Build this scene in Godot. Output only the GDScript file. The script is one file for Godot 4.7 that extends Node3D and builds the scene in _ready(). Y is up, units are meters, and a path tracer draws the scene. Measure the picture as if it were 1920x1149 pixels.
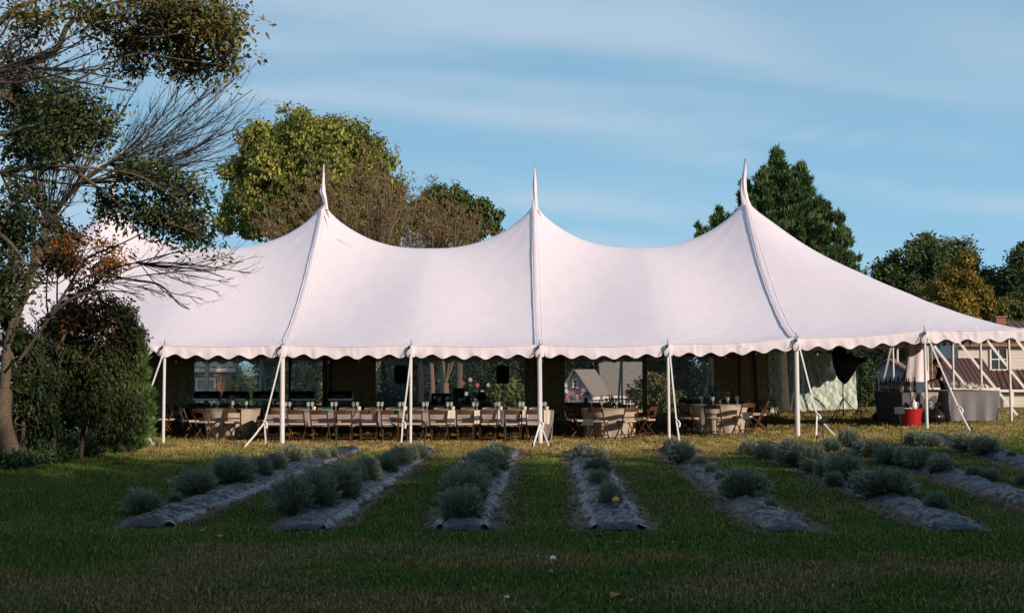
extends Node3D
# A white pole tent set for a wedding dinner behind rows of lavender, low evening sun from behind the viewer's right shoulder.
# World: x right, y up, the viewer at the origin looking along -z; "depth" is -z.

const F := 2291.0
const EYE := 1.85
const PITCH := 0.04866
const POLE0 := 0.65
const BAY := 3.05
const TENT_L := -17.65
const TENT_R := 12.85
const TENT_N := 29.0
const TENT_M := 35.1
const TENT_B := 41.2
const EAVE := 2.33
const PEAKS := [-11.55, -5.45, 0.65, 6.75]
const ORD := ["first", "second", "third", "fourth", "fifth", "sixth", "seventh", "eighth", "ninth", "tenth", "eleventh", "twelfth", "thirteenth", "fourteenth", "fifteenth", "sixteenth", "seventeenth", "eighteenth", "nineteenth", "twentieth", "twenty-first", "twenty-second", "twenty-third", "twenty-fourth"]

var mats := {}
var texs := {}
var names := {}
var rough_ground := FastNoiseLite.new()
var patch_noise := FastNoiseLite.new()
var fold_noise := FastNoiseLite.new()


# ---------------------------------------------------------------- mesh builder
class MB:
	var v := PackedVector3Array()
	var n := PackedVector3Array()
	var u := PackedVector2Array()
	var c := PackedColorArray()
	var i := PackedInt32Array()
	var col := Color.WHITE

	func vert(p: Vector3, nn: Vector3, uv := Vector2.ZERO) -> int:
		v.append(p); n.append(nn); u.append(uv); c.append(col)
		return v.size() - 1

	func face(a: int, b: int, d: int) -> void:
		if (v[b] - v[a]).cross(v[d] - v[a]).dot(n[a] + n[b] + n[d]) > 0.0:
			i.append(a); i.append(d); i.append(b)
		else:
			i.append(a); i.append(b); i.append(d)

	func tri(a: Vector3, b: Vector3, d: Vector3, out := Vector3.ZERO) -> void:
		var nn := (b - a).cross(d - a).normalized()
		if out != Vector3.ZERO and nn.dot(out) < 0.0:
			nn = -nn
		face(vert(a, nn), vert(b, nn), vert(d, nn))

	func quad(a: Vector3, b: Vector3, d: Vector3, e: Vector3, out := Vector3.ZERO) -> void:
		var nn := (b - a).cross(d - a).normalized()
		if out != Vector3.ZERO and nn.dot(out) < 0.0:
			nn = -nn
		var p := vert(a, nn, Vector2(0, 0)); var q := vert(b, nn, Vector2(1, 0)); var r := vert(d, nn, Vector2(1, 1)); var s := vert(e, nn, Vector2(0, 1))
		face(p, q, r); face(p, r, s)

	# a box with chamfered edges
	func box(at: Vector3, size: Vector3, turn := Basis(), ch := 0.004) -> void:
		var h := size * 0.5
		ch = minf(ch, minf(h.x, minf(h.y, h.z)) * 0.45)
		var corner := func(sx: float, sy: float, sz: float, flat: int) -> Vector3:
			var p := Vector3(sx * h.x, sy * h.y, sz * h.z)
			for k in 3:
				if k != flat:
					p[k] -= signf(p[k]) * ch
			return at + turn * p
		for k in 3:
			for s in [-1.0, 1.0]:
				var a := (k + 1) % 3
				var b := (k + 2) % 3
				var q := []
				for w in [[-1, -1], [1, -1], [1, 1], [-1, 1]]:
					var t := Vector3.ZERO
					t[k] = s; t[a] = w[0]; t[b] = w[1]
					q.append(corner.call(t.x, t.y, t.z, k))
				var o := Vector3.ZERO
				o[k] = s
				quad(q[0], q[1], q[2], q[3], turn * o)
		for k in 3:
			var a := (k + 1) % 3
			var b := (k + 2) % 3
			for sa in [-1.0, 1.0]:
				for sb in [-1.0, 1.0]:
					var t0 := Vector3.ZERO
					t0[k] = -1; t0[a] = sa; t0[b] = sb
					var t1 := t0
					t1[k] = 1
					var o := Vector3.ZERO
					o[a] = sa; o[b] = sb
					quad(corner.call(t0.x, t0.y, t0.z, a), corner.call(t1.x, t1.y, t1.z, a), corner.call(t1.x, t1.y, t1.z, b), corner.call(t0.x, t0.y, t0.z, b), turn * o)
		for sx in [-1.0, 1.0]:
			for sy in [-1.0, 1.0]:
				for sz in [-1.0, 1.0]:
					tri(corner.call(sx, sy, sz, 0), corner.call(sx, sy, sz, 1), corner.call(sx, sy, sz, 2), turn * Vector3(sx, sy, sz))

	# a round bar through points
	func tube(pts: PackedVector3Array, r0: float, r1: float, sides := 6, cap := true) -> void:
		var m := pts.size()
		var side := Vector3.ZERO
		var first := v.size()
		for k in m:
			var dir := (pts[mini(k + 1, m - 1)] - pts[maxi(k - 1, 0)]).normalized()
			if side == Vector3.ZERO:
				side = dir.cross(Vector3(0.31, 0.2, 0.93)).normalized()
			side = (side - dir * side.dot(dir)).normalized()
			var up := dir.cross(side)
			var r := lerpf(r0, r1, float(k) / maxf(1.0, m - 1))
			for s in sides:
				var a := TAU * s / sides
				var o := side * cos(a) + up * sin(a)
				vert(pts[k] + o * r, o, Vector2(float(s) / sides, k))
		for k in m - 1:
			for s in sides:
				var a := first + k * sides + s
				var b := first + k * sides + (s + 1) % sides
				face(a, b, b + sides)
				face(a, b + sides, a + sides)
		if cap:
			for e in [0, m - 1]:
				var dir: Vector3 = (pts[0] - pts[1]).normalized() if e == 0 else (pts[m - 1] - pts[m - 2]).normalized()
				var mid := vert(pts[e], dir)
				var ring := []
				for s in sides:
					ring.append(vert(v[first + e * sides + s], dir))
				for s in sides:
					face(mid, ring[s], ring[(s + 1) % sides])

	func bar(a: Vector3, b: Vector3, r: float, sides := 8) -> void:
		tube(PackedVector3Array([a, b]), r, r, sides)

	# turned shape: profile of (radius, height)
	func lathe(at: Vector3, prof: Array, sides := 12, turn := Basis(), squash := 1.0) -> void:
		var first := v.size()
		var m := prof.size()
		for k in m:
			var t: Vector2 = prof[mini(k + 1, m - 1)] - prof[maxi(k - 1, 0)]
			for s in sides:
				var a := TAU * s / sides
				var o := Vector3(cos(a) * t.y, -t.x, sin(a) * t.y)
				o = o.normalized() if o.length() > 0.0 else Vector3.UP
				vert(at + turn * Vector3(cos(a) * prof[k].x, prof[k].y, sin(a) * prof[k].x * squash), turn * o)
		for k in m - 1:
			for s in sides:
				var a := first + k * sides + s
				var b := first + k * sides + (s + 1) % sides
				face(a, b, b + sides)
				face(a, b + sides, a + sides)

	# a sheet through rows of points with smooth normals
	func grid(rows: Array, closed := false) -> void:
		var first := v.size()
		var m := rows.size()
		var w: int = rows[0].size()
		for k in m:
			for s in w:
				var l: Vector3 = rows[k][(s - 1 + w) % w] if closed else rows[k][maxi(s - 1, 0)]
				var r: Vector3 = rows[k][(s + 1) % w] if closed else rows[k][mini(s + 1, w - 1)]
				var nn: Vector3 = (r - l).cross(rows[mini(k + 1, m - 1)][s] - rows[maxi(k - 1, 0)][s])
				nn = nn.normalized() if nn.length_squared() > 1e-14 else Vector3.UP
				vert(rows[k][s], nn, Vector2(float(s) / maxf(1, w - 1), float(k) / maxf(1, m - 1)))
		for k in m - 1:
			for s in (w if closed else w - 1):
				var a := first + k * w + s
				var b := first + k * w + (s + 1) % w
				face(a, b, b + w)
				face(a, b + w, a + w)

	func fan(pts: PackedVector3Array, up: Vector3) -> void:
		var mid := Vector3.ZERO
		for p in pts:
			mid += p / pts.size()
		var m := vert(mid, up)
		var ids := []
		for p in pts:
			ids.append(vert(p, up))
		for k in pts.size():
			face(m, ids[k], ids[(k + 1) % pts.size()])

	func mesh() -> ArrayMesh:
		var a := []
		a.resize(Mesh.ARRAY_MAX)
		a[Mesh.ARRAY_VERTEX] = v; a[Mesh.ARRAY_NORMAL] = n; a[Mesh.ARRAY_TEX_UV] = u; a[Mesh.ARRAY_COLOR] = c; a[Mesh.ARRAY_INDEX] = i
		var m := ArrayMesh.new()
		m.add_surface_from_arrays(Mesh.PRIMITIVE_TRIANGLES, a)
		return m


# ---------------------------------------------------------------- scene helpers
func numbered(called: String) -> String:
	var k: int = names.get(called, 0)
	names[called] = k + 1
	return called if k == 0 else "%s_%03d" % [called, k]

func tag(o: Node, label: String, category: String, group := "", kind := "") -> Node3D:
	if label: o.set_meta("label", label)
	if category: o.set_meta("category", category)
	if group: o.set_meta("group", group)
	if kind: o.set_meta("kind", kind)
	return o

func thing(called: String, at: Vector3, turn := 0.0) -> Node3D:
	var o := Node3D.new()
	o.name = numbered(called)
	add_child(o)
	o.position = at
	o.rotation.y = turn
	return o

func obj(called: String, mb: MB, m: Material, parent: Node = null) -> MeshInstance3D:
	return put(called, mb.mesh(), m, parent)

func put(called: String, mesh: Mesh, m: Material, parent: Node = null) -> MeshInstance3D:
	var o := MeshInstance3D.new()
	o.mesh = mesh
	o.material_override = m
	if parent == null:
		o.name = numbered(called)
		add_child(o)
	else:
		o.name = called
		parent.add_child(o, true)
	return o

func dup(o: Node3D, at: Vector3, turn: float, label: String, group := "", scale_by := Vector3.ONE) -> Node3D:
	var r: Node3D = o.duplicate()
	var base := String(o.name)
	if base.length() > 4 and base.right(3).is_valid_int():
		base = base.left(-4)
	r.name = numbered(base)
	add_child(r)
	r.position = at
	r.rotation = Vector3(0, turn, 0)
	r.scale = scale_by
	r.set_meta("label", label)
	if group: r.set_meta("group", group)
	return r

func scatter(called: String, mesh: Mesh, m: Material, parent: Node, xf: Array, cols: Array) -> MultiMeshInstance3D:
	var mm := MultiMesh.new()
	mm.transform_format = MultiMesh.TRANSFORM_3D
	mm.use_colors = true
	mm.mesh = mesh
	mm.instance_count = xf.size()
	for k in xf.size():
		mm.set_instance_transform(k, xf[k])
		mm.set_instance_color(k, cols[k])
	var o := MultiMeshInstance3D.new()
	o.multimesh = mm
	o.material_override = m
	o.set_meta("kind", "stuff")
	if parent == null:
		o.name = numbered(called)
		add_child(o)
	else:
		o.name = called
		parent.add_child(o, true)
	return o

func lin(r: float, g: float, b: float) -> Color:
	return Color(r, g, b).linear_to_srgb()

func noise_tex(key: String, freq: float, oct: int, cols: Array, size := 512, bump := false, cellular := false) -> NoiseTexture2D:
	if texs.has(key):
		return texs[key]
	var nz := FastNoiseLite.new()
	nz.noise_type = FastNoiseLite.TYPE_CELLULAR if cellular else FastNoiseLite.TYPE_SIMPLEX_SMOOTH
	nz.frequency = freq
	nz.fractal_octaves = oct
	nz.fractal_type = FastNoiseLite.FRACTAL_FBM if oct > 1 else FastNoiseLite.FRACTAL_NONE
	nz.seed = key.hash() % 10000
	var t := NoiseTexture2D.new()
	t.width = size; t.height = size
	t.seamless = true
	t.noise = nz
	if not bump:
		var g := Gradient.new()
		var offs := PackedFloat32Array()
		var cs := PackedColorArray()
		for k in cols.size():
			offs.append(float(k) / maxf(1, cols.size() - 1))
			cs.append(cols[k])
		g.offsets = offs
		g.colors = cs
		t.color_ramp = g
	texs[key] = t
	return t

# plain material with a faint mottle so that no surface is one flat tone; col is linear
func mat(key: String, col: Color, rough := 0.8, metal := 0.0, mottle := 0.18, scale := 1.5) -> StandardMaterial3D:
	if mats.has(key):
		return mats[key]
	var m := StandardMaterial3D.new()
	m.resource_name = key
	m.albedo_color = col.linear_to_srgb()
	m.roughness = rough
	m.metallic = metal
	if mottle > 0.0:
		var lo := 1.0 - mottle
		m.albedo_texture = noise_tex("mottle%d" % int(mottle * 100), 0.02, 4, [Color(lo, lo, lo), Color(1, 1, 1)], 256)
		m.uv1_triplanar = true
		m.uv1_scale = Vector3.ONE * scale
	mats[key] = m
	return m

func leaf_mat(key: String, back: float, rough := 0.6) -> StandardMaterial3D:
	if mats.has(key):
		return mats[key]
	var m := StandardMaterial3D.new()
	m.resource_name = key
	m.vertex_color_use_as_albedo = true
	m.roughness = rough
	m.metallic_specular = 0.35
	m.cull_mode = BaseMaterial3D.CULL_DISABLED
	if back > 0.0:
		m.backlight_enabled = true
		m.backlight = Color(back, back, back * 0.5)
	mats[key] = m
	return m

# ---------------------------------------------------------------- the lie of the land
func rise(x: float) -> float:
	return smoothstep(2.0, 13.0, x) * 0.42

func gh(x: float, d: float) -> float:
	var h := rise(x) * smoothstep(15.0, 27.0, d) * (1.0 - smoothstep(40.0, 60.0, d))
	if d > 42.0:
		h -= minf((d - 42.0) * 0.04, 3.0)
	return h

func at(px: float, py: float, d: float) -> Vector3:
	var b := (574.5 - py) / F
	var dir := Vector3((px - 960.0) / F, b * cos(PITCH) + sin(PITCH), b * sin(PITCH) - cos(PITCH))
	return Vector3(0, EYE, 0) + dir * (d / -dir.z)

func onground(px: float, py: float) -> Vector3:
	var lo := 6.0
	var hi := 100.0
	for k in 30:
		var d := (lo + hi) * 0.5
		var p := at(px, py, d)
		if p.y > gh(p.x, d): lo = d
		else: hi = d
	var q := at(px, py, lo)
	q.y = gh(q.x, lo)
	return q

func ground_at(x: float, d: float) -> Vector3:
	return Vector3(x, gh(x, d), -d)

# smooth path through points
func curve(pts: Array, steps: int) -> PackedVector3Array:
	var out := PackedVector3Array()
	var m := pts.size()
	for k in m - 1:
		var p0: Vector3 = pts[maxi(k - 1, 0)]
		var p1: Vector3 = pts[k]
		var p2: Vector3 = pts[k + 1]
		var p3: Vector3 = pts[mini(k + 2, m - 1)]
		for s in steps:
			out.append(p1.cubic_interpolate(p2, p0, p3, float(s) / steps))
	out.append(pts[m - 1])
	return out

func rnd_unit(rng: RandomNumberGenerator) -> Vector3:
	var z := rng.randf_range(-1, 1)
	var a := rng.randf_range(0, TAU)
	var r := sqrt(1.0 - z * z)
	return Vector3(r * cos(a), z, r * sin(a))

func _ready() -> void:
	make_camera()
	make_sky()
	make_sun()
	rough_ground.frequency = 0.35
	rough_ground.seed = 4
	patch_noise.frequency = 0.16
	patch_noise.fractal_octaves = 3
	patch_noise.seed = 11
	fold_noise.frequency = 1.0
	fold_noise.seed = 7
	make_ground()
	make_woods()
	make_tent()
	make_sidewalls()
	make_houses()
	make_far_trees()
	make_beds()
	make_near_trees()
	make_dining()
	make_music()
	make_bar()
	make_person()
	make_small_things()
	make_grass()

func make_camera() -> void:
	var c := Camera3D.new()
	c.name = "camera"
	c.position = Vector3(0, EYE, 0)
	c.rotation.x = PITCH
	c.fov = rad_to_deg(2.0 * atan(574.5 / F))
	c.near = 0.1
	c.far = 900.0
	c.current = true
	add_child(c)

func make_sun() -> void:
	var s := DirectionalLight3D.new()
	s.name = "sun"
	s.light_color = Color(1.0, 0.90, 0.80)
	s.light_energy = 1.5
	s.light_angular_distance = 0.5
	s.shadow_enabled = true
	add_child(s)
	s.look_at_from_position(Vector3(1.0, 0.5, 1.05) * 50.0, Vector3.ZERO)

func make_sky() -> void:
	var w := 1024
	var h := 512
	var img := Image.create(w, h, false, Image.FORMAT_RGBF)
	var streak := FastNoiseLite.new()
	streak.seed = 21
	streak.frequency = 1.0
	streak.fractal_octaves = 5
	var veil := FastNoiseLite.new()
	veil.seed = 5
	veil.frequency = 1.0
	veil.fractal_octaves = 3
	var sun := Vector3(1.0, 0.5, 1.05).normalized()
	for y in h:
		var el := (0.5 - (y + 0.5) / h) * PI
		for x in w:
			var az := (x + 0.5) / w * TAU
			var dir := Vector3(sin(az) * cos(el), sin(el), -cos(az) * cos(el))
			var c := Color(0.16, 0.20, 0.17)
			if el > 0.0:
				var t := sin(el)
				var low := Vector3(0.275, 0.53, 0.715)
				var mid := Vector3(0.215, 0.395, 0.57)
				var top := Vector3(0.20, 0.33, 0.49)
				var k := low.lerp(mid, smoothstep(0.0, 0.30, t)).lerp(top, smoothstep(0.28, 0.95, t))
				# long thin streaks of high cloud, flattened towards the horizon
				var q := dir / (t + 0.12)
				var s := streak.get_noise_3d(q.x * 0.42 + 3.0, 0.0, q.z * 2.1 + q.x * 0.38) * 0.5 + 0.5
				var vl := veil.get_noise_3d(q.x * 0.35 + 7.0, 5.0, q.z * 0.8 + q.x * 0.2) * 0.5 + 0.5
				var cl := smoothstep(0.34, 0.66, s) * smoothstep(0.28, 0.60, vl) * smoothstep(0.02, 0.14, t)
				k = k.lerp(Vector3(0.52, 0.60, 0.69), cl * 0.5)
				var g := pow(maxf(0.0, dir.dot(sun)), 6.0)
				k += Vector3(0.35, 0.26, 0.14) * g
				c = Color(k.x, k.y, k.z)
			img.set_pixel(x, y, c)
	var sm := PanoramaSkyMaterial.new()
	sm.panorama = ImageTexture.create_from_image(img)
	var sky := Sky.new()
	sky.sky_material = sm
	var e := Environment.new()
	e.background_mode = Environment.BG_SKY
	e.sky = sky
	e.tonemap_mode = Environment.TONE_MAPPER_LINEAR
	e.tonemap_exposure = 1.15
	e.sdfgi_enabled = true
	e.ssao_enabled = true
	e.ssil_enabled = true
	var we := WorldEnvironment.new()
	we.name = "environment"
	we.environment = e
	add_child(we)

# how dry the lawn is (0 green, 1 straw)
func dryness(x: float, d: float) -> float:
	var p := patch_noise.get_noise_2d(x * 1.6, d * 2.6) * 0.5 + 0.5
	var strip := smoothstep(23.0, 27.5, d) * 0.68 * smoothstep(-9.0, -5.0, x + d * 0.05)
	var near := (1.0 - smoothstep(11.5, 14.5, d)) * 0.42
	return clampf(smoothstep(0.36, 0.72, p) * 0.45 + strip + near * smoothstep(0.25, 0.6, p) , 0.0, 1.0)

# dry straw along the tent front, with the sun's brightness painted into its colour
func sunlit_straw(x: float, d: float) -> float:
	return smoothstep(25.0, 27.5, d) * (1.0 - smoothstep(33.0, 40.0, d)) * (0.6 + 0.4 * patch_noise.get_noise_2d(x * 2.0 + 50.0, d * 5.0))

func make_ground() -> void:
	var xs := []
	var x := 0.0
	while x < 420.0:
		xs.append(x)
		x += 0.3 if x < 18.0 else (x - 18.0) * 0.25 + 0.5
	var cols := []
	for k in range(xs.size() - 1, 0, -1): cols.append(-xs[k])
	cols.append_array(xs)
	var zs := []
	var d := -60.0
	while d < 650.0:
		zs.append(d)
		d += 4.0 if d < 3.9 else (0.3 if d < 46.0 else (d - 46.0) * 0.16 + 0.5)
	var rows := []
	for e in zs:
		var r := PackedVector3Array()
		for a in cols:
			r.append(Vector3(a, gh(a, e) + 0.014 * rough_ground.get_noise_2d(a * 3.0, e * 3.0), -e))
		rows.append(r)
	var mb := MB.new()
	mb.grid(rows)
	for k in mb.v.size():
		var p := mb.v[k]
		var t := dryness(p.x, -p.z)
		mb.c[k] = Color(0.075, 0.120, 0.022).lerp(Color(0.24, 0.18, 0.08).lerp(Color(0.46, 0.33, 0.15), sunlit_straw(p.x, -p.z)), t)
	var m := StandardMaterial3D.new()
	m.resource_name = "lawn"
	m.vertex_color_use_as_albedo = true
	m.albedo_texture = noise_tex("lawn", 0.035, 5, [Color(0.45, 0.45, 0.45), Color(0.8, 0.8, 0.78), Color(1, 1, 1)], 1024)
	m.uv1_triplanar = true
	m.uv1_world_triplanar = true
	m.uv1_scale = Vector3(0.31, 0.31, 0.31)
	m.roughness = 0.95
	m.metallic_specular = 0.15
	var g := obj("lawn_ground", mb, m)
	tag(g, "mown lawn, green with dry straw-coloured patches, around the lavender and tent", "lawn", "", "structure")

func in_bed(x: float, d: float) -> bool:
	if d < 13.4 or d > 27.2:
		return false
	for k in 8:
		var c := row_x(k, d)
		if absf(x - c) < 0.36 + 0.06 * rough_ground.get_noise_2d(x * 5.0, d * 5.0):
			return d > row_front(k)
	return false

func in_soil(x: float, d: float) -> bool:
	if d < 13.4 or d > 27.2:
		return false
	for k in 8:
		var o := x - row_x(k, d)
		var w := 0.50 + 0.24 * rough_ground.get_noise_2d(x * 2.0 + k * 9.0, d * 2.0)
		if absf(o) < w:
			return d > row_front(k) - 0.1
	return false

func row_x(k: int, d: float) -> float:
	return [-3.98, -2.36, -0.56, 1.19, 3.09, 5.04, 6.85, 8.62][k] + 0.03 * (d - 14.0) - (0.05 * (26.0 - d) if k == 0 else 0.0) * 0.4

func row_front(k: int) -> float:
	return [14.0, 13.75, 13.75, 13.75, 13.65, 13.7, 15.0, 17.0][k]

func make_grass() -> void:
	var rng := RandomNumberGenerator.new()
	rng.seed = 77
	var tufts := []
	for kind in 3:
		var mb := MB.new()
		var nb := 11
		for b in nb:
			var a := rng.randf_range(0, TAU)
			var o := Vector3(rng.randf_range(-0.035, 0.035), 0, rng.randf_range(-0.035, 0.035))
			var side := Vector3(cos(a), 0, sin(a)) * rng.randf_range(0.0022, 0.004)
			var lean := Vector3(cos(a + 1.4), 0, sin(a + 1.4)) * rng.randf_range(0.008, 0.04)
			var h := rng.randf_range(0.022, 0.055) * (1.2 if b == 0 else 1.0)
			var tone := rng.randf_range(0.65, 1.25)
			mb.col = Color(tone, tone, tone * rng.randf_range(0.8, 1.1))
			var m := o + lean * 0.35 + Vector3(0, h * 0.6, 0)
			var nn := Vector3(lean.x + rng.randf_range(-0.03, 0.03), 0.022, lean.z + rng.randf_range(-0.03, 0.03)).normalized()
			var q := [mb.vert(o - side, nn), mb.vert(o + side, nn), mb.vert(m + side * 0.8, nn), mb.vert(m - side * 0.8, nn), mb.vert(o + lean + Vector3(0, h, 0), nn)]
			mb.face(q[0], q[1], q[2]); mb.face(q[0], q[2], q[3]); mb.face(q[3], q[2], q[4])
		tufts.append(mb.mesh())
	var xf := [[], [], []]
	var cs := [[], [], []]
	# bands of depth, thinning away from the viewer
	for band in [[8.2, 11.0, 560.0], [11.0, 14.0, 420.0], [14.0, 18.0, 300.0], [18.0, 23.0, 220.0], [23.0, 30.0, 170.0], [30.0, 46.0, 34.0]]:
		var wide: float = band[1] * 0.44 + 1.0
		var count := int((band[1] - band[0]) * wide * 2.0 * band[2])
		for t in count:
			var d := rng.randf_range(band[0], band[1])
			var x := rng.randf_range(-wide, wide)
			if absf(x) > d * 0.44 + 0.6 or in_bed(x, d):
				continue
			if in_soil(x, d) and rng.randf() < 0.80:
				continue
			var dry := dryness(x, d)
			var c := Color(0.115, 0.205, 0.030).lerp(Color(0.35, 0.26, 0.115).lerp(Color(0.50, 0.40, 0.16), sunlit_straw(x, d)), clampf(dry + rng.randf_range(-0.22, 0.22), 0.0, 1.0))
			c = c * rng.randf_range(0.7, 1.2)
			var s := rng.randf_range(0.7, 1.35) * (1.35 if rng.randf() < 0.03 else 1.0) * (1.0 if d < 16.0 else 1.15)
			var k := rng.randi() % 3
			var bs := Basis(Vector3.UP, rng.randf_range(0, TAU)).scaled(Vector3(s * 1.2, s * rng.randf_range(0.7, 1.2), s * 1.2))
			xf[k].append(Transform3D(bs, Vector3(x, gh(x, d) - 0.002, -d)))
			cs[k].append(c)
	var m := leaf_mat("grass_blades", 0.35, 0.7)
	for k in 3:
		tag(scatter("grass", tufts[k], m, null, xf[k], cs[k]), ["short grass blades of the shaded lawn and sunlit strip", "short upright grass blades mixed through the lawn", "short leaning grass blades mixed through the lawn"][k], "grass", "", "stuff")

# the line of tall trees behind the viewer that shades the foreground
func make_woods() -> void:
	var rng := RandomNumberGenerator.new()
	rng.seed = 31
	var leaf := leaf_clump(16, 0.75, 0.55, 0.34, 3)
	var xf := []
	var cs := []
	var top := FastNoiseLite.new()
	top.frequency = 0.09
	for k in 13000:
		var x := rng.randf_range(-2, 66)
		var z := rng.randf_range(6.5, 12.0)
		var crest := 0.476 * (27.0 + minf(z, 9.5)) - 1.55 + 0.5 * top.get_noise_1d(x * 3.0) - maxf(0.0, z - 9.5) * 1.2
		crest += 1.0
		var y := lerpf(2.0, crest, rng.randf())
		if rng.randf() < smoothstep(crest - 6.5, crest, y) * 0.97:
			continue
		xf.append(Transform3D(Basis(rnd_unit(rng), rng.randf_range(0, TAU)) * rng.randf_range(0.8, 1.3), Vector3(x, y, z)))
		cs.append(Color(0.05, 0.075, 0.025) * rng.randf_range(0.6, 1.3))
	tag(scatter("woods", leaf, leaf_mat("woods_leaves", 0.2), null, xf, cs), "dense line of tall leafy trees standing behind the viewer", "woods", "", "stuff")

func leaf_clump(count: int, radius: float, length: float, wide: float, seed_by: int, droop := 0.35, out := 0.6) -> ArrayMesh:
	var rng := RandomNumberGenerator.new()
	rng.seed = seed_by
	var mb := MB.new()
	for k in count:
		var p := rnd_unit(rng) * radius * pow(rng.randf(), 0.5)
		var dir := (rnd_unit(rng) + p.normalized() * out + Vector3(0, -droop, 0)).normalized()
		var side := dir.cross(rnd_unit(rng)).normalized()
		var nn := side.cross(dir).normalized()
		if nn.y < 0.0: nn = -nn
		var l := length * rng.randf_range(0.6, 1.15)
		var w := wide * rng.randf_range(0.35, 0.55)
		var tone := rng.randf_range(0.75, 1.2)
		mb.col = Color(tone * rng.randf_range(0.92, 1.1), tone, tone * rng.randf_range(0.8, 1.1))
		var mid := p + dir * l * 0.45
		var a := mb.vert(p, nn)
		var b := mb.vert(mid + side * w + nn * w * 0.25, (nn + side * 0.3).normalized())
		var c := mb.vert(p + dir * l - Vector3(0, l * 0.12, 0), nn)
		var e := mb.vert(mid - side * w + nn * w * 0.25, (nn - side * 0.3).normalized())
		mb.face(a, b, c); mb.face(a, c, e)
	return mb.mesh()

# ---------------------------------------------------------------- the tent
func tent_eave(x: float) -> float:
	var f := fposmod((x - POLE0) / BAY, 1.0)
	return EAVE + rise(x) - 0.035 * pow(sin(PI * f), 2.0)

func roof(x: float, r: float) -> float:   # r: distance from the ridge line, -6.1 to the front (+) or back (-)
	var e := tent_eave(x) - (0.10 if r < 0.0 else 0.0) * minf(1.0, absf(r) / 6.1)
	var top := 6.43 + rise(x) * 0.8
	var v := absf(r) / 6.1
	var t: float
	if x > PEAKS[3] or x < PEAKS[0]:
		var edge: float = PEAKS[3] if x > PEAKS[3] else PEAKS[0]
		var u := absf(x - edge) / 6.1
		var big := maxf(u, v)
		var pw := lerpf(2.0, 9.0, smoothstep(0.15, 1.0, big))
		t = pow(pow(u, pw) + pow(v, pw), 1.0 / pw) if big > 0.0001 else 0.0
		t = minf(t, 1.0)
		var p_end := lerpf(1.45, 1.22, u / maxf(u + v, 0.001))
		return e + (top - e) * pow(1.0 - t, p_end) + 0.16 * exp(-t * 6.1 / 0.14)
	var s := 99.0
	for k in 4:
		s = minf(s, absf(x - PEAKS[k]))
	var ridge := top - 1.2 * (1.0 - pow(1.0 - minf(1.0, s / 3.05), 2.5))
	var a := 0.55 * s / 3.05
	var rr := sqrt(r * r + a * a) - a
	var full := sqrt(6.1 * 6.1 + a * a) - a
	var p := lerpf(1.45, 1.06, smoothstep(0.0, 1.0, s / 3.05))
	return e + (ridge - e) * pow(1.0 - minf(1.0, rr / full), p) + 0.16 * exp(-Vector2(s, r).length() / 0.14)

func roof_at(x: float, r: float, up := 0.0) -> Vector3:
	return Vector3(x, roof(x, r) + up, -TENT_M + r)

func roof_normal(x: float, r: float) -> Vector3:
	var e := 0.03
	return Vector3(roof(x - e, r) - roof(x + e, r), 2.0 * e, roof(x, r - e) - roof(x, r + e)).normalized()

func valance(points: Array, out_dirs: Array, eaves: Array, m: Material, parent: Node, salt: float) -> void:
	var rows := []
	for t in 6:
		var f := t / 5.0
		var r := PackedVector3Array()
		for k in points.size():
			var q: Vector2 = points[k]
			var s := k * 0.05
			var bay := fposmod(s, BAY)
			var to_pole := minf(bay, BAY - bay)
			var drop := 0.255 - 0.048 * cos(TAU * s / 0.5083) * smoothstep(0.4, 1.0, f) + 0.012 * fold_noise.get_noise_2d(s * 0.8, salt)
			drop -= 0.05 * exp(-to_pole * to_pole / 0.006) * f
			var wave := 0.06 * f * fold_noise.get_noise_2d(s * 2.1, salt + 3.0) + 0.035 * maxf(0.0, fold_noise.get_noise_2d(s * 1.1, salt + 30.0) + 0.2) * sin(f * PI) * fold_noise.get_noise_2d(s * 8.5 + f * 0.6, salt + 9.0) * 2.2
			wave += (0.06 * fold_noise.get_noise_1d(s * 9.0) + 0.05) * exp(-to_pole / 0.22) * sin(f * PI)
			wave += 0.035 * f
			var o: Vector2 = out_dirs[k]
			r.append(Vector3(q.x + o.x * wave, eaves[k] - drop * f + 0.012, q.y + o.y * wave))
		rows.append(r)
	var mb := MB.new()
	mb.grid(rows)
	var v := obj("valance", mb, m, parent)
	# the rope sewn into the eave
	var rope := MB.new()
	rope.tube(rows[0], 0.013, 0.013, 5)
	obj("hem_rope", rope, m, v)

func strap(a: Vector3, b: Vector3, wide: float, m: Material, parent: Node, called := "guy_strap") -> MeshInstance3D:
	var dir := (b - a).normalized()
	var side := dir.cross(Vector3(0, 0, 1)).normalized()
	var nn := side.cross(dir).normalized()
	var sag := []
	for s in 2:
		var r := PackedVector3Array()
		for k in 9:
			var f := k / 8.0
			r.append(a.lerp(b, f) + side * wide * (s - 0.5) + Vector3(0, -0.02 * sin(PI * f), 0) + nn * 0.004)
		sag.append(r)
	var mb := MB.new()
	mb.grid(sag)
	var back := []
	for r in sag:
		var q := PackedVector3Array()
		for p in r: q.append(p - nn * 0.006)
		back.append(q)
	mb.grid(back)
	mb.grid([sag[0], back[0]])
	mb.grid([sag[1], back[1]])
	return obj(called, mb, m, parent)

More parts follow.
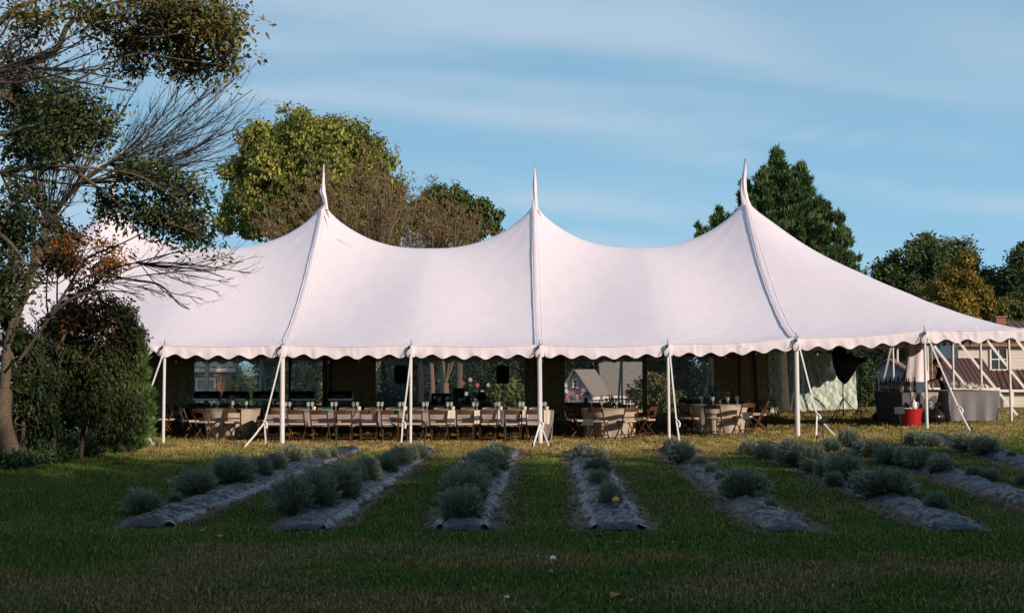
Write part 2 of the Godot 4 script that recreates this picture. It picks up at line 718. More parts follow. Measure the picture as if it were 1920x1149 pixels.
func make_tent() -> void:
	var cloth := StandardMaterial3D.new()
	cloth.resource_name = "tent_vinyl"
	cloth.albedo_color = lin(0.60, 0.560, 0.620)
	cloth.albedo_texture = noise_tex("vinyl", 0.012, 5, [Color(0.97, 0.968, 0.966), Color(0.99, 0.99, 0.99), Color(1, 1, 1)], 1024)
	cloth.uv1_triplanar = true
	cloth.uv1_scale = Vector3.ONE * 0.21
	cloth.roughness = 0.62
	cloth.metallic_specular = 0.3
	cloth.heightmap_enabled = true
	cloth.heightmap_texture = noise_tex("vinyl_bump", 0.018, 4, [], 512, true)
	cloth.heightmap_scale = 0.35
	mats["tent_vinyl"] = cloth
	var shade_liner := mat("tent_shade_liner", Color(0.33, 0.25, 0.145), 0.9, 0.0, 0.2, 0.6)
	var white := mat("white_paint", Color(0.63, 0.62, 0.63), 0.45, 0.0, 0.12, 3.0)
	var dark := mat("dark_iron", Color(0.03, 0.032, 0.035), 0.5, 0.5, 0.2, 8.0)
	var wood_pole := mat("pole_wood", Color(0.13, 0.085, 0.045), 0.7, 0.0, 0.35, 3.0)
	var tent := thing("pole_tent", Vector3.ZERO)
	tag(tent, "long white pole tent with pointed peaks and scalloped valance behind the lavender", "tent")
	# roof in panels between the seams, and an added sheet below, browned as shade
	var cuts := [TENT_L, PEAKS[0], PEAKS[1], PEAKS[2], PEAKS[3], TENT_R]
	for k in 5:
		for under in 2:
			var n := int(round((cuts[k + 1] - cuts[k]) / (0.1017 if under == 0 else 0.305)))
			var m := 120 if under == 0 else 40
			var rows := []
			for j in m + 1:
				var r := lerpf(-6.1, 6.1, float(j) / m)
				var row := PackedVector3Array()
				for q in n + 1:
					var x: float = lerpf(cuts[k], cuts[k + 1], float(q) / n)
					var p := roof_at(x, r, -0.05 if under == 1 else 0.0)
					if under == 0:
						var edge := minf(1.0, minf(6.1 - absf(r), 0.6) / 0.6)
						p.y += edge * 0.014 * fold_noise.get_noise_2d(x * 0.55, r * 0.7) + (1.0 - edge) * 0.022 * fold_noise.get_noise_2d(x * 4.0, r * 0.5)
						# tension creases running up from the heads of the side poles and down from the peaks
						var near_x := POLE0 + BAY * roundf((x - POLE0) / BAY)
						var v := Vector2(x - near_x, 6.1 - absf(r))
						var ang := atan2(v.x, v.y)
						p.y += 0.016 * sin(ang * 13.0 + near_x) * exp(-v.length() / 0.55) * minf(1.0, v.length() / 0.12)
						for pk in PEAKS:
							var w := Vector2(x - pk, r)
							if w.length() < 2.5:
								p.y += 0.013 * sin(atan2(w.y, w.x) * 14.0 + 2.0 * fold_noise.get_noise_2d(w.x, w.y)) * exp(-w.length() / 0.9) * minf(1.0, w.length() / 0.3)
					row.append(p)
				rows.append(row)
			var mb := MB.new()
			mb.grid(rows)
			obj("roof_panel" if under == 0 else "shade_liner", mb, cloth if under == 0 else shade_liner, tent)
	# raised seams with laced edges running from each peak to the eaves
	for k in 4:
		var x: float = PEAKS[k]
		for face in [1.0, -1.0]:
			var mb := MB.new()
			var left := PackedVector3Array()
			var right := PackedVector3Array()
			var rows := [PackedVector3Array(), PackedVector3Array(), PackedVector3Array(), PackedVector3Array(), PackedVector3Array()]
			for j in 49:
				var r: float = lerpf(0.14, 6.1, j / 48.0) * face
				var w := lerpf(0.045, 0.09, minf(1.0, absf(r) / 2.0)) + 0.012 * fold_noise.get_noise_2d(r * 2.0, k * 5.0)
				for q in 5:
					var o := (q - 2) * 0.5 * w
					var lift := [0.012, 0.045, 0.02, 0.04, 0.010][q] as float
					lift += 0.010 * fold_noise.get_noise_2d(r * 4.0 + q * 11.0, k * 3.0 + q)
					rows[q].append(roof_at(x + o, r, 0.0) + roof_normal(x + o, r) * lift)
				left.append(roof_at(x - w * 1.02, r) + roof_normal(x - w, r) * 0.028)
				right.append(roof_at(x + w * 1.0, r) + roof_normal(x + w, r) * 0.02)
			mb.grid(rows)
			mb.tube(left, 0.013, 0.018, 6)
			mb.tube(right, 0.012, 0.016, 6)
			obj("seam", mb, cloth, tent)
	# centre poles with cloth pennants tied round their tips
	for k in 4:
		var x: float = PEAKS[k]
		var base_x := x + (0.3 if k == 3 else 0.1)
		var mb := MB.new()
		mb.tube(PackedVector3Array([ground_at(base_x, TENT_M), Vector3(x, roof(x, 0) - 0.06, -TENT_M)]), 0.075, 0.06, 10)
		obj("centre_pole", mb, wood_pole, tent)
		make_pennant(k, Vector3(x, roof(x, 0) - 0.12, -TENT_M), cloth, white, tent)
	# the scalloped valance on the four sides
	var sides := [[], [], [], []]
	var n_long := int(round((TENT_R - TENT_L) / 0.05))
	var n_short := int(round((TENT_B - TENT_N) / 0.05))
	for side in 4:
		var pts := []
		var outs := []
		var ev := []
		for q in (n_long if side < 2 else n_short) + 1:
			if side < 2:
				var x := TENT_L + q * 0.05
				pts.append(Vector2(x, -TENT_N if side == 0 else -TENT_B))
				outs.append(Vector2(0, 1) if side == 0 else Vector2(0, -1))
				ev.append(roof(x, 6.1 if side == 0 else -6.1))
			else:
				var x := TENT_R if side == 2 else TENT_L
				pts.append(Vector2(x, -TENT_N - q * 0.05))
				outs.append(Vector2(1 if side == 2 else -1, 0))
				ev.append(roof(x, 6.1 - q * 0.05))
		valance(pts, outs, ev, cloth, tent, side * 17.0)
	# side poles, their pins, and the straps that hold them out
	var ends := []
	for k in range(-6, 5):
		ends.append([POLE0 + BAY * k + (0.25 if k == -3 else 0.0), TENT_N, Vector3(0, 0, 1), 0.058 if k % 2 == 0 and k > -5 else 0.036, k])
		ends.append([POLE0 + BAY * k, TENT_B, Vector3(0, 0, -1), 0.036, k])
	for d in [31.6, 33.5, 35.6, 37.8]:
		ends.append([TENT_R, d, Vector3(1, 0, 0), 0.036, 1])
		ends.append([TENT_L, d, Vector3(-1, 0, 0), 0.036, 1])
	for e in ends:
		var x: float = e[0]
		var d: float = e[1]
		var out: Vector3 = e[2]
		var top := Vector3(x, roof(x, TENT_M - d) - 0.02, -d)
		var lean := 0.03 * fold_noise.get_noise_2d(x * 3.0, d)
		var foot := ground_at(x + lean * 1.5 + 0.02, d - out.z * 0.04)
		var mb := MB.new()
		mb.tube(PackedVector3Array([foot - Vector3(0, 0.02, 0), foot.lerp(top, 0.5), top]), e[3], e[3] * 0.96, 12)
		var pole := obj("side_pole", mb, white, tent)
		var pin := MB.new()
		pin.tube(PackedVector3Array([top, top + Vector3(0, 0.09, 0), top + Vector3(0, 0.17, 0)]), 0.013, 0.005, 6)
		pin.lathe(top + Vector3(0, 0.0, 0), [Vector2(0.0, 0.035), Vector2(0.045, 0.03), Vector2(0.05, 0.0)], 8)
		obj("pole_pin", pin, dark, pole)
		if d == TENT_N:
			# gathered cloth ear at the pole head with a dark slot beside it
			var ear := MB.new()
			var w := 0.10
			ear.grid([PackedVector3Array([top + Vector3(-w, 0.0, 0.05), top + Vector3(0, 0.03, 0.09), top + Vector3(w, 0.0, 0.05)]),
				PackedVector3Array([top + Vector3(-w * 1.1, -0.13, 0.08), top + Vector3(0, -0.10, 0.13), top + Vector3(w * 1.0, -0.13, 0.08)]),
				PackedVector3Array([top + Vector3(-w * 0.8, -0.26, 0.07), top + Vector3(0, -0.27, 0.11), top + Vector3(w * 1.1, -0.24, 0.07)])])
			obj("corner_patch", ear, cloth, tent)
			var slot := MB.new()
			slot.tube(PackedVector3Array([top + Vector3(0.0, 0.03, 0.12), top + Vector3(-0.08, -0.09, 0.13), top + Vector3(-0.17, -0.22, 0.10)]), 0.012, 0.010, 6)
			slot.box(top + Vector3(-0.035, -0.03, 0.13), Vector3(0.05, 0.07, 0.03), Basis(Vector3(0, 0, 1), -0.7))
			obj("tie_buckle", slot, dark, tent)
		guy(x, d, out, top, e[4], white, cloth, dark, tent)

func guy(x: float, d: float, out: Vector3, top: Vector3, k: int, white: Material, cloth: Material, dark: Material, tent: Node) -> void:
	var across := Vector3(-out.z, 0, out.x)
	if d != TENT_N:
		var stake := ground_at(x + out.x * 1.85, d - out.z * 1.85)
		strap(top + out * 0.06, stake, 0.07, white, tent)
		return
	var kink := {-4: [-0.3, -0.3, 0.3], -3: [-0.3, -0.35, 0.25], -2: [-0.22, -0.60, -0.08], -1: [-0.10, -0.10, 0.0], 0: [0.0, -0.19, 0.21], 1: [0.07, 0.1, 0.0], 2: [0.24, 0.10, 0.62], 3: [0.44, 0.55, 0.0], 4: [0.4, 0.3, 0.7]}
	if not kink.has(k):
		return
	var q: Array = kink[k]
	var knot := Vector3(x + q[0], gh(x, 28.0) + 0.56, -TENT_N + 0.95)
	strap(top + Vector3(0.03, -0.02, 0.06), knot, 0.034, white, tent)
	var b := MB.new()
	b.box(knot, Vector3(0.045, 0.11, 0.04), Basis(Vector3(0, 0, 1), -q[0]), 0.01)
	b.tube(PackedVector3Array([knot + Vector3(0.03, 0.02, 0.02), knot + Vector3(0.07, -0.05, 0.05), knot + Vector3(0.05, -0.13, 0.04)]), 0.022, 0.03, 6)
	obj("ratchet", b, white, tent)
	for f in ([q[1], q[2]] if q[2] != 0.0 else [q[1]]):
		var stake := ground_at(x + f, 27.6)
		strap(knot, stake, 0.036, white, tent)
		var st := MB.new()
		st.tube(PackedVector3Array([stake + Vector3(0, -0.05, 0), stake + Vector3(0.01, 0.12, 0.02)]), 0.018, 0.018, 6)
		obj("stake", st, dark, tent)

func make_pennant(k: int, base: Vector3, cloth: Material, white: Material, tent: Node) -> void:
	var pole := MB.new()
	pole.tube(PackedVector3Array([base, base + Vector3(0, 1.2, 0)]), 0.035, 0.012, 8)
	var p := obj("pole_tip", pole, white, tent)
	# outline of the limp flag: [height, left, right] from the tip down
	var shape: Array = [
		[[1.2, 0.01, 0.01], [0.9, 0.03, 0.03], [0.6, 0.065, 0.04], [0.40, 0.105, 0.06], [0.25, 0.03, 0.09], [0.05, -0.02, 0.12], [-0.12, 0.02, 0.15]],
		[[1.2, 0.01, 0.01], [0.9, 0.03, 0.03], [0.6, 0.065, 0.04], [0.40, 0.105, 0.06], [0.25, 0.03, 0.09], [0.05, -0.02, 0.12], [-0.12, 0.02, 0.15]],
		[[1.2, 0.01, 0.01], [0.88, 0.03, 0.045], [0.55, 0.06, 0.075], [0.35, 0.07, 0.07], [0.15, 0.075, 0.085], [-0.05, 0.08, 0.10], [-0.14, 0.10, 0.12]],
		[[1.24, 0.01, 0.01], [0.90, 0.06, 0.035], [0.55, 0.13, 0.03], [0.30, 0.14, 0.04], [0.05, 0.13, 0.10], [-0.35, 0.12, 0.22], [-0.75, 0.03, 0.30], [-1.0, -0.16, 0.27], [-1.2, -0.27, 0.36]]][k]
	for layer in 2:
		var rows := []
		for s in shape:
			var r := PackedVector3Array()
			for q in 7:
				var f := q / 6.0
				var bulge := sin(PI * f) * 0.055 + 0.02 * sin(f * 11.0 + s[0] * 5.0)
				var slide := maxf(0.0, -s[0]) * 0.42
				r.append(base + Vector3(lerpf(-s[1], s[2], f), s[0], (bulge + slide + 0.03) * (1.0 if layer == 0 else -0.5) + (slide * 1.45 if layer == 1 else 0.0)))
			rows.append(r)
		var mb := MB.new()
		mb.grid(rows)
		obj("pennant", mb, cloth, p)
	# cords and a torn tail hanging from the peak
	var tail := MB.new()
	if k == 1:
		tail.tube(curve([base + Vector3(0.06, -0.25, 0.25), base + Vector3(0.3, -0.85, 0.62), base + Vector3(0.62, -1.10, 0.80), base + Vector3(0.95, -1.22, 0.88)], 5), 0.012, 0.006, 5)
	elif k == 2:
		tail.grid([PackedVector3Array([base + Vector3(-0.10, -0.65, 0.45), base + Vector3(-0.20, -0.95, 0.72), base + Vector3(-0.32, -1.36, 1.02)]), PackedVector3Array([base + Vector3(-0.09, -0.65, 0.52), base + Vector3(-0.13, -1.0, 0.82), base + Vector3(-0.22, -1.25, 1.02)]), PackedVector3Array([base + Vector3(-0.05, -0.7, 0.5), base + Vector3(-0.05, -1.1, 0.84), base + Vector3(-0.06, -1.42, 1.06)])])
	else:
		tail.tube(curve([base + Vector3(0.25, -0.95, 0.66), base + Vector3(0.40, -1.25, 0.86), base + Vector3(0.65, -1.33, 0.92)], 4), 0.02, 0.006, 5)
	obj("tie_tail", tail, cloth, p)

# ---------------------------------------------------------------- hung side walls
func wall_cloth(mb: MB, x0: float, x1: float, y0: float, y1: float, z: float, fold: float, salt: float, n_y := 6) -> void:
	var n := maxi(2, int(absf(x1 - x0) / 0.05))
	var rows := []
	for j in n_y + 1:
		var f := float(j) / n_y
		var r := PackedVector3Array()
		for k in n + 1:
			var x := lerpf(x0, x1, float(k) / n)
			r.append(Vector3(x, lerpf(y0, y1, f), z + fold * fold_noise.get_noise_2d(x * 2.4 + 0.3 * f, salt) + fold * 0.4 * fold_noise.get_noise_2d(x * 7.0, salt + f * 1.5)))
		rows.append(r)
	mb.grid(rows)

func make_sidewalls() -> void:
	var tan := mat("wall_cloth", Color(0.40, 0.31, 0.18), 0.9, 0.0, 0.25, 0.8)  # white vinyl walls, their indoor shade painted in as brown
	tan.backlight_enabled = true
	tan.backlight = Color(0.34, 0.27, 0.15)
	var white_cloth: Material = mats["tent_vinyl"]
	var pane := StandardMaterial3D.new()
	pane.resource_name = "clear_vinyl"
	pane.transparency = BaseMaterial3D.TRANSPARENCY_ALPHA
	pane.albedo_color = Color(0.75, 0.8, 0.82, 0.16)
	pane.roughness = 0.12
	pane.cull_mode = BaseMaterial3D.CULL_DISABLED
	mats["clear_vinyl"] = pane
	var z := -TENT_B + 0.05
	var px := func(p: float) -> float: return (p - 960.0) / F * 41.15
	# [left, right, window left, window right] in metres along the back
	var walls := [
		[px.call(60), px.call(340), 0, 0, "plain shade-browned side wall at the tent's left rear, behind the dark tables"],
		[px.call(340), px.call(640), px.call(364), px.call(610), "shade-browned side wall with a clear window showing the small wooden shed"],
		[px.call(640), px.call(1020), px.call(704), px.call(984), "shade-browned side wall with a wide clear window behind the music stand"],
		[px.call(1020), px.call(1209), px.call(1058), px.call(1205), "shade-browned side wall with a clear window showing the grey roofed house"],
		[px.call(1209), px.call(1440), px.call(1212), px.call(1340), "shade-browned side wall with a clear window onto dark trees beside a lit tan panel"]]
	for w in walls:
		var o := thing("tent_sidewall", Vector3.ZERO)
		tag(o, w[4], "tent wall", "side walls hung along the back of the tent")
		var top := 2.28
		if w[2] == 0 and w[3] == 0:
			var mb := MB.new()
			wall_cloth(mb, w[0], w[1], -0.02, top, z, 0.05, w[0])
			obj("canvas", mb, tan, o)
			continue
		for q in [[w[0], w[2], -0.02, top], [w[3], w[1], -0.02, top], [w[2], w[3], -0.02, 0.28], [w[2], w[3], 2.16, top]]:
			if q[1] - q[0] < 0.04:
				continue
			var mb := MB.new()
			wall_cloth(mb, q[0], q[1], q[2], q[3], z, 0.045, 4.0, 5)
			obj("canvas", mb, tan, o)
		var pn := MB.new()
		wall_cloth(pn, w[2], w[3], 0.28, 2.16, z, 0.012, w[0] + 2.0, 10)
		obj("window", pn, pane, o)
		var fr := MB.new()
		for q in [[w[2], 0.28, w[2], 2.16], [w[3], 0.28, w[3], 2.16], [w[2], 0.28, w[3], 0.28]]:
			fr.tube(PackedVector3Array([Vector3(q[0], q[1], z + 0.03), Vector3(q[2], q[3], z + 0.03)]), 0.02, 0.02, 6)
		obj("window_welt", fr, tan, o)
	# upright timber posts behind the walls
	for p in [[545.0, "thin dark post behind the window beside the shed view"], [620.0, "dark post between the two left windows of the tent"], [1385.0, "dark post beside the lit tan side wall panel"]]:
		var mb := MB.new()
		var x: float = px.call(p[0])
		mb.tube(PackedVector3Array([Vector3(x, -0.05, z + 0.14), Vector3(x, 2.3, z + 0.14)]), 0.05, 0.05, 8)
		tag(obj("tent_post", mb, mats["pole_wood"]), p[1], "post")
	# crumpled translucent wall, partly in the low sun
	var haze := StandardMaterial3D.new()
	haze.resource_name = "dusty_vinyl"
	haze.transparency = BaseMaterial3D.TRANSPARENCY_ALPHA
	haze.albedo_color = Color(0.80, 0.88, 0.84, 0.62)
	haze.roughness = 0.45
	haze.cull_mode = BaseMaterial3D.CULL_DISABLED
	var rows := []
	var xa: float = px.call(1441)
	var xb: float = px.call(1604)
	for j in 29:
		var f := j / 28.0
		var r := PackedVector3Array()
		for k in 61:
			var g := k / 60.0
			var x := lerpf(xa, xb, g)
			var y := lerpf(gh(x, 40.5) + 0.0, 2.28, f)
			var crease := absf(fold_noise.get_noise_2d(x * 3.2 + y * 1.6, y * 0.9 - x * 0.5)) + 0.6 * absf(fold_noise.get_noise_2d(x * 5.0 - y * 2.5, y * 1.5 + 20.0))
			r.append(Vector3(x, y, z + 0.02 - 0.11 * crease + (0.25 * (1.0 - f) * (1.0 - f))))
		rows.append(r)
	var hm := MB.new()
	hm.grid(rows)
	tag(obj("clear_sidewall", hm, haze), "crumpled clear plastic side wall, its lower corner lit pale by the sun", "tent wall")
	# bundled wall at the right rear corner
	var bx := at(1718, 700, 37.6).x
	var roll := []
	for j in 13:
		var f := j / 12.0
		var r := PackedVector3Array()
		for k in 25:
			var a := TAU * k / 24.0
			var w := lerpf(0.34, 0.24, sin(f * PI) * 0.5 + f * 0.4) * (1.0 + 0.22 * sin(a * 5.0 + f * 2.0))
			r.append(Vector3(bx + cos(a) * w, gh(bx, 37.6) + lerpf(0.95, 2.2, f), -37.6 + sin(a) * w * 0.6))
		roll.append(r)
	var rm := MB.new()
	rm.grid(roll)
	rm.fan(roll[0], Vector3.DOWN)
	tag(obj("gathered_sidewall", rm, white_cloth), "white side wall gathered and tied up at the rear corner behind the bar", "tent wall")
	var tie := MB.new()
	tie.tube(PackedVector3Array([Vector3(bx + 0.48, 0.9, -37.5), Vector3(bx + 0.46, 2.4, -37.5)]), 0.03, 0.03, 6)
	tag(obj("wall_strap", tie, mats["wall_cloth"]), "narrow tan strap hanging beside the gathered side wall", "strap")

# ---------------------------------------------------------------- houses behind the tent
func window_part(parent: Node, c: Vector3, w: float, h: float, frame: Material, glass: Material, turn := 0.0, bars := 2) -> void:
	var b := Basis(Vector3.UP, turn)
	var win := MB.new()
	win.box(c + b * Vector3(0, h / 2 + 0.05, 0.03), Vector3(w + 0.2, 0.12, 0.1), b, 0.01)
	win.box(c + b * Vector3(0, -h / 2 - 0.05, 0.04), Vector3(w + 0.26, 0.12, 0.14), b, 0.01)
	for s in [-1.0, 1.0]:
		win.box(c + b * Vector3(s * (w / 2 + 0.05), 0, 0.03), Vector3(0.1, h, 0.1), b, 0.01)
	win.box(c + b * Vector3(0, 0, 0.02), Vector3(w, 0.06, 0.06), b, 0.005)
	for k in range(1, bars):
		win.box(c + b * Vector3(w * (float(k) / bars - 0.5), 0, 0.022), Vector3(0.05, h, 0.05), b, 0.005)
	var o := obj("window", win, frame, parent)
	var g := MB.new()
	g.box(c + b * Vector3(0, 0, -0.01), Vector3(w, h, 0.02), b, 0.002)
	obj("pane", g, glass, o)

# walls as a box, a gable roof with its ridge along local x (or z), eaves and boards
func gable_house(o: Node, w: float, deep: float, wall_h: float, ridge_h: float, wall: Material, roof_m: Material, trim: Material, over := 0.35, ribs := 0) -> void:
	var body := MB.new()
	var hw := w / 2
	body.quad(Vector3(-hw, -0.3, 0), Vector3(hw, -0.3, 0), Vector3(hw, wall_h, 0), Vector3(-hw, wall_h, 0), Vector3(0, 0, 1))
	body.quad(Vector3(-hw, -0.3, -deep), Vector3(hw, -0.3, -deep), Vector3(hw, wall_h, -deep), Vector3(-hw, wall_h, -deep), Vector3(0, 0, -1))
	for s in [-1.0, 1.0]:
		body.quad(Vector3(s * hw, -0.3, 0), Vector3(s * hw, -0.3, -deep), Vector3(s * hw, wall_h, -deep), Vector3(s * hw, wall_h, 0), Vector3(s, 0, 0))
		body.tri(Vector3(s * hw, wall_h, 0), Vector3(s * hw, wall_h, -deep), Vector3(s * hw, ridge_h - 0.05, -deep / 2), Vector3(s, 0, 0))
	obj("wall", body, wall, o)
	for s in [0.0, 1.0]:
		var mb := MB.new()
		var slope := (ridge_h - wall_h) / (deep / 2)
		var e := Vector3(0, wall_h - over * slope, over if s == 0.0 else -deep - over)
		var r := Vector3(0, ridge_h, -deep / 2)
		var nn := Vector3(0, deep / 2, (ridge_h - wall_h) * (1.0 if s == 0.0 else -1.0)).normalized()
		var x := Vector3(hw + over, 0, 0)
		mb.quad(e - x + nn * 0.1, e + x + nn * 0.1, r + x + nn * 0.1, r - x + nn * 0.1, nn)
		mb.quad(e - x, e + x, r + x, r - x, -nn)
		mb.quad(e - x, e + x, e + x + nn * 0.1, e - x + nn * 0.1, -(r - e))
		for q in [-1.0, 1.0]:
			mb.quad(e + x * q, r + x * q, r + x * q + nn * 0.1, e + x * q + nn * 0.1, Vector3(q, 0, 0))
		var roof_o := obj("roof", mb, roof_m, o)
		if ribs > 0:
			for k in ribs:
				var rb := MB.new()
				var f := lerpf(-hw - over + 0.1, hw + over - 0.1, k / maxf(1.0, ribs - 1.0))
				var up := Basis(Vector3(1, 0, 0), (r - e).normalized(), nn)
				rb.box((e + r) / 2 + Vector3(f, 0, 0) + nn * 0.115, Vector3(0.05, (r - e).length(), 0.04), up, 0.008)
				obj("roof_rib", rb, roof_m, roof_o)
		var fb := MB.new()
		fb.box(e + Vector3(0, -0.09, 0), Vector3(2 * hw + 2 * over, 0.2, 0.05), Basis(), 0.01)
		obj("fascia", fb, trim, o)

func make_houses() -> void:
	var siding := mat("white_siding", Color(0.62, 0.57, 0.54), 0.7, 0.0, 0.12, 0.5)
	siding.heightmap_enabled = true
	var board := GradientTexture2D.new()
	board.width = 4; board.height = 64
	board.fill_from = Vector2(0, 0); board.fill_to = Vector2(0, 1)
	var gr := Gradient.new()
	gr.offsets = PackedFloat32Array([0.0, 0.9, 1.0]); gr.colors = PackedColorArray([Color(1, 1, 1), Color(0.4, 0.4, 0.4), Color(0, 0, 0)])
	board.gradient = gr
	siding.heightmap_texture = board
	siding.heightmap_scale = 3.0
	siding.uv1_scale = Vector3(5, 5, 5)
	var grey_wall := mat("grey_wall", Color(0.30, 0.32, 0.36), 0.8, 0.0, 0.15, 0.5)
	var shingle := mat("grey_shingle", Color(0.26, 0.235, 0.215), 0.9, 0.0, 0.35, 1.2)
	var brown_roof := mat("brown_metal_roof", Color(0.12, 0.055, 0.04), 0.5, 0.2, 0.2, 0.8)
	var trim := mat("white_trim", Color(0.65, 0.63, 0.61), 0.6, 0.0, 0.1, 1.0)
	var brown_trim := mat("brown_trim", Color(0.24, 0.12, 0.06), 0.7, 0.0, 0.2, 1.0)
	var glass := mat("dark_glass", Color(0.04, 0.05, 0.06), 0.08, 0.0, 0.0)
	var brick := mat("chimney_brick", Color(0.32, 0.13, 0.09), 0.9, 0.0, 0.35, 2.0)
	# the white farmhouse on the right
	var d := 70.0
	var c := ground_at((1905.0 - 960.0) / F * d, d)
	var h := thing("white_farmhouse", c)
	tag(h, "white two storey farmhouse with brown metal roofs behind the tent's right end", "house")
	gable_house(h, 6.6, 6.5, 4.4, 5.55, siding, brown_roof, brown_trim, 0.4, 18)
	window_part(h, Vector3(-1.0, 3.35, 0.02), 0.85, 1.15, trim, glass)
	window_part(h, Vector3(1.6, 3.35, 0.02), 0.85, 1.15, trim, glass)
	var porch := MB.new()
	# lean-to porch roofs in front and at the side, with their white posts and wall below
	porch.quad(Vector3(-2.6, 2.75, 0.05), Vector3(3.6, 2.75, 0.05), Vector3(3.9, 1.75, 2.2), Vector3(-3.4, 1.75, 2.2), Vector3(0, 1, 0.3))
	porch.quad(Vector3(-2.6, 2.70, 0.05), Vector3(3.6, 2.70, 0.05), Vector3(3.9, 1.68, 2.2), Vector3(-3.4, 1.68, 2.2), Vector3(0, -1, -0.3))
	porch.tri(Vector3(-2.6, 2.75, 0.05), Vector3(-3.4, 1.75, 2.2), Vector3(-3.4, 1.75, 0.05), Vector3(-1, 0.5, 0))
	var pr := obj("porch_roof", porch, brown_roof, h)
	for k in 22:
		var f := k / 21.0
		var rb := MB.new()
		rb.tube(PackedVector3Array([Vector3(lerpf(-2.6, 3.6, f), 2.78, 0.05), Vector3(lerpf(-3.4, 3.9, f), 1.78, 2.2)]), 0.03, 0.03, 4)
		obj("roof_rib", rb, brown_roof, pr)
	var beam := MB.new()
	beam.box(Vector3(0.25, 1.6, 2.12), Vector3(7.2, 0.16, 0.12), Basis(), 0.01)
	obj("porch_beam", beam, trim, h)
	for x in [-3.2, -1.1, 1.0, 3.4]:
		var po := MB.new()
		po.box(Vector3(x, 0.75, 2.1), Vector3(0.13, 1.6, 0.13), Basis(), 0.01)
		obj("porch_post", po, trim, h)
	var lower := MB.new()
	lower.box(Vector3(-1.6, 0.5, 1.6), Vector3(3.4, 1.9, 0.1), Basis(), 0.01)
	obj("porch_wall", lower, siding, h)
	var door := MB.new()
	door.box(Vector3(1.2, 0.9, 0.03), Vector3(1.0, 2.0, 0.08), Basis(), 0.01)
	var dr := obj("door", door, mat("blue_door", Color(0.10, 0.17, 0.24), 0.5), h)
	var kn := MB.new()
	kn.lathe(Vector3(1.55, 0.9, 0.08), [Vector2(0, -0.03), Vector2(0.03, 0), Vector2(0, 0.03)], 8)
	obj("handle", kn, trim, dr)
	window_part(h, Vector3(2.3, 1.1, 0.02), 0.8, 1.0, trim, glass)
	var ch := MB.new()
	ch.box(Vector3(0.25, 5.2, -2.9), Vector3(0.6, 1.3, 0.6), Basis(), 0.02)
	obj("chimney", ch, brick, h)
	var cap := MB.new()
	cap.box(Vector3(0.25, 5.88, -2.9), Vector3(0.72, 0.1, 0.72), Basis(), 0.02)
	obj("chimney_cap", cap, brick, h)
	# brown-roofed wing joined on its left
	var wing := thing("low_barn", ground_at((1802.0 - 960.0) / F * 67.0, 67.0))
	tag(wing, "low wing with ribbed brown metal roof, left of the white farmhouse", "outbuilding")
	gable_house(wing, 3.4, 4.4, 1.85, 3.2, siding, brown_roof, trim, 0.3, 16)
	window_part(wing, Vector3(-0.6, 1.1, 0.02), 0.7, 0.8, trim, glass)
	var gd := thing("grey_gabled_house", ground_at((1824.0 - 960.0) / F * 92.0, 92.0), PI / 2)
	tag(gd, "tall grey gable end standing behind the brown roofed wing", "house")
	gable_house(gd, 6.0, 2.8, 4.6, 6.5, grey_wall, shingle, trim)
	window_part(gd, Vector3(-3.02, 4.9, -1.5), 0.8, 1.0, trim, glass, -PI / 2)
	# grey house seen past the soft box
	var g2 := thing("small_grey_house", ground_at((1622.0 - 960.0) / F * 82.0, 82.0), -PI / 2 - 0.4)
	tag(g2, "small grey house with brown shingle roof seen behind the bar bottles", "house")
	gable_house(g2, 4.6, 3.4, 2.6, 3.85, grey_wall, mat("brown_shingle", Color(0.24, 0.15, 0.125), 0.9, 0.0, 0.3, 1.2), trim)
	window_part(g2, Vector3(0.0, 1.4, 0.02), 0.8, 0.9, trim, glass)
	var pipe := MB.new()
	pipe.tube(PackedVector3Array([Vector3(-1, 3.6, -2.0), Vector3(-1, 4.8, -2.0)]), 0.07, 0.07, 8)
	obj("vent_pipe", pipe, trim, g2)
	# the cottage seen through the middle window
	var cot := thing("grey_roofed_cottage", ground_at((1172.0 - 960.0) / F * 84.0, 84.0))
	tag(cot, "cream cottage with grey shingle roof and front gable seen through a tent window", "house")
	var cream := mat("cream_wall", Color(0.52, 0.46, 0.40), 0.8, 0.0, 0.12, 0.5)
	gable_house(cot, 2.7, 5.0, 1.75, 3.75, cream, shingle, trim, 0.3)
	for x in [-0.75, 0.35]:
		window_part(cot, Vector3(x, 0.95, 0.02), 0.75, 0.8, trim, glass)
	var front := thing("cottage_gable_wing", ground_at((1122.0 - 960.0) / F * 83.0, 83.0), PI / 2 - 0.55)
	tag(front, "pale blue grey gable wing in front of the cream cottage, left of its roof", "house")
	gable_house(front, 2.4, 2.2, 1.75, 3.2, mat("pale_wall", Color(0.40, 0.40, 0.43), 0.8, 0.0, 0.12, 0.5), shingle, trim, 0.25)
	window_part(front, Vector3(0.2, 1.0, 0.02), 0.7, 0.7, trim, glass)
	window_part(front, Vector3(-1.22, 2.3, -1.1), 0.25, 0.45, trim, glass, -PI / 2, 1)
	# wooden shed on the left
	var plank_m := mat("shed_planks", Color(0.36, 0.19, 0.11), 0.85, 0.0, 0.4, 1.2)
	var shed := thing("wooden_shed", ground_at((398.0 - 960.0) / F * 66.0, 66.0), 0.35)
	tag(shed, "small brown wooden shed with a pale window seen through the left tent window", "shed")
	gable_house(shed, 2.0, 3.2, 2.7, 2.95, plank_m, mat("shed_roof", Color(0.30, 0.25, 0.22), 0.8, 0.0, 0.3, 1.0), trim, 0.2)
	window_part(shed, Vector3(-0.35, 1.5, 0.03), 0.85, 1.1, trim, mat("pale_glass", Color(0.30, 0.36, 0.42), 0.15, 0.0, 0.2, 1.0))
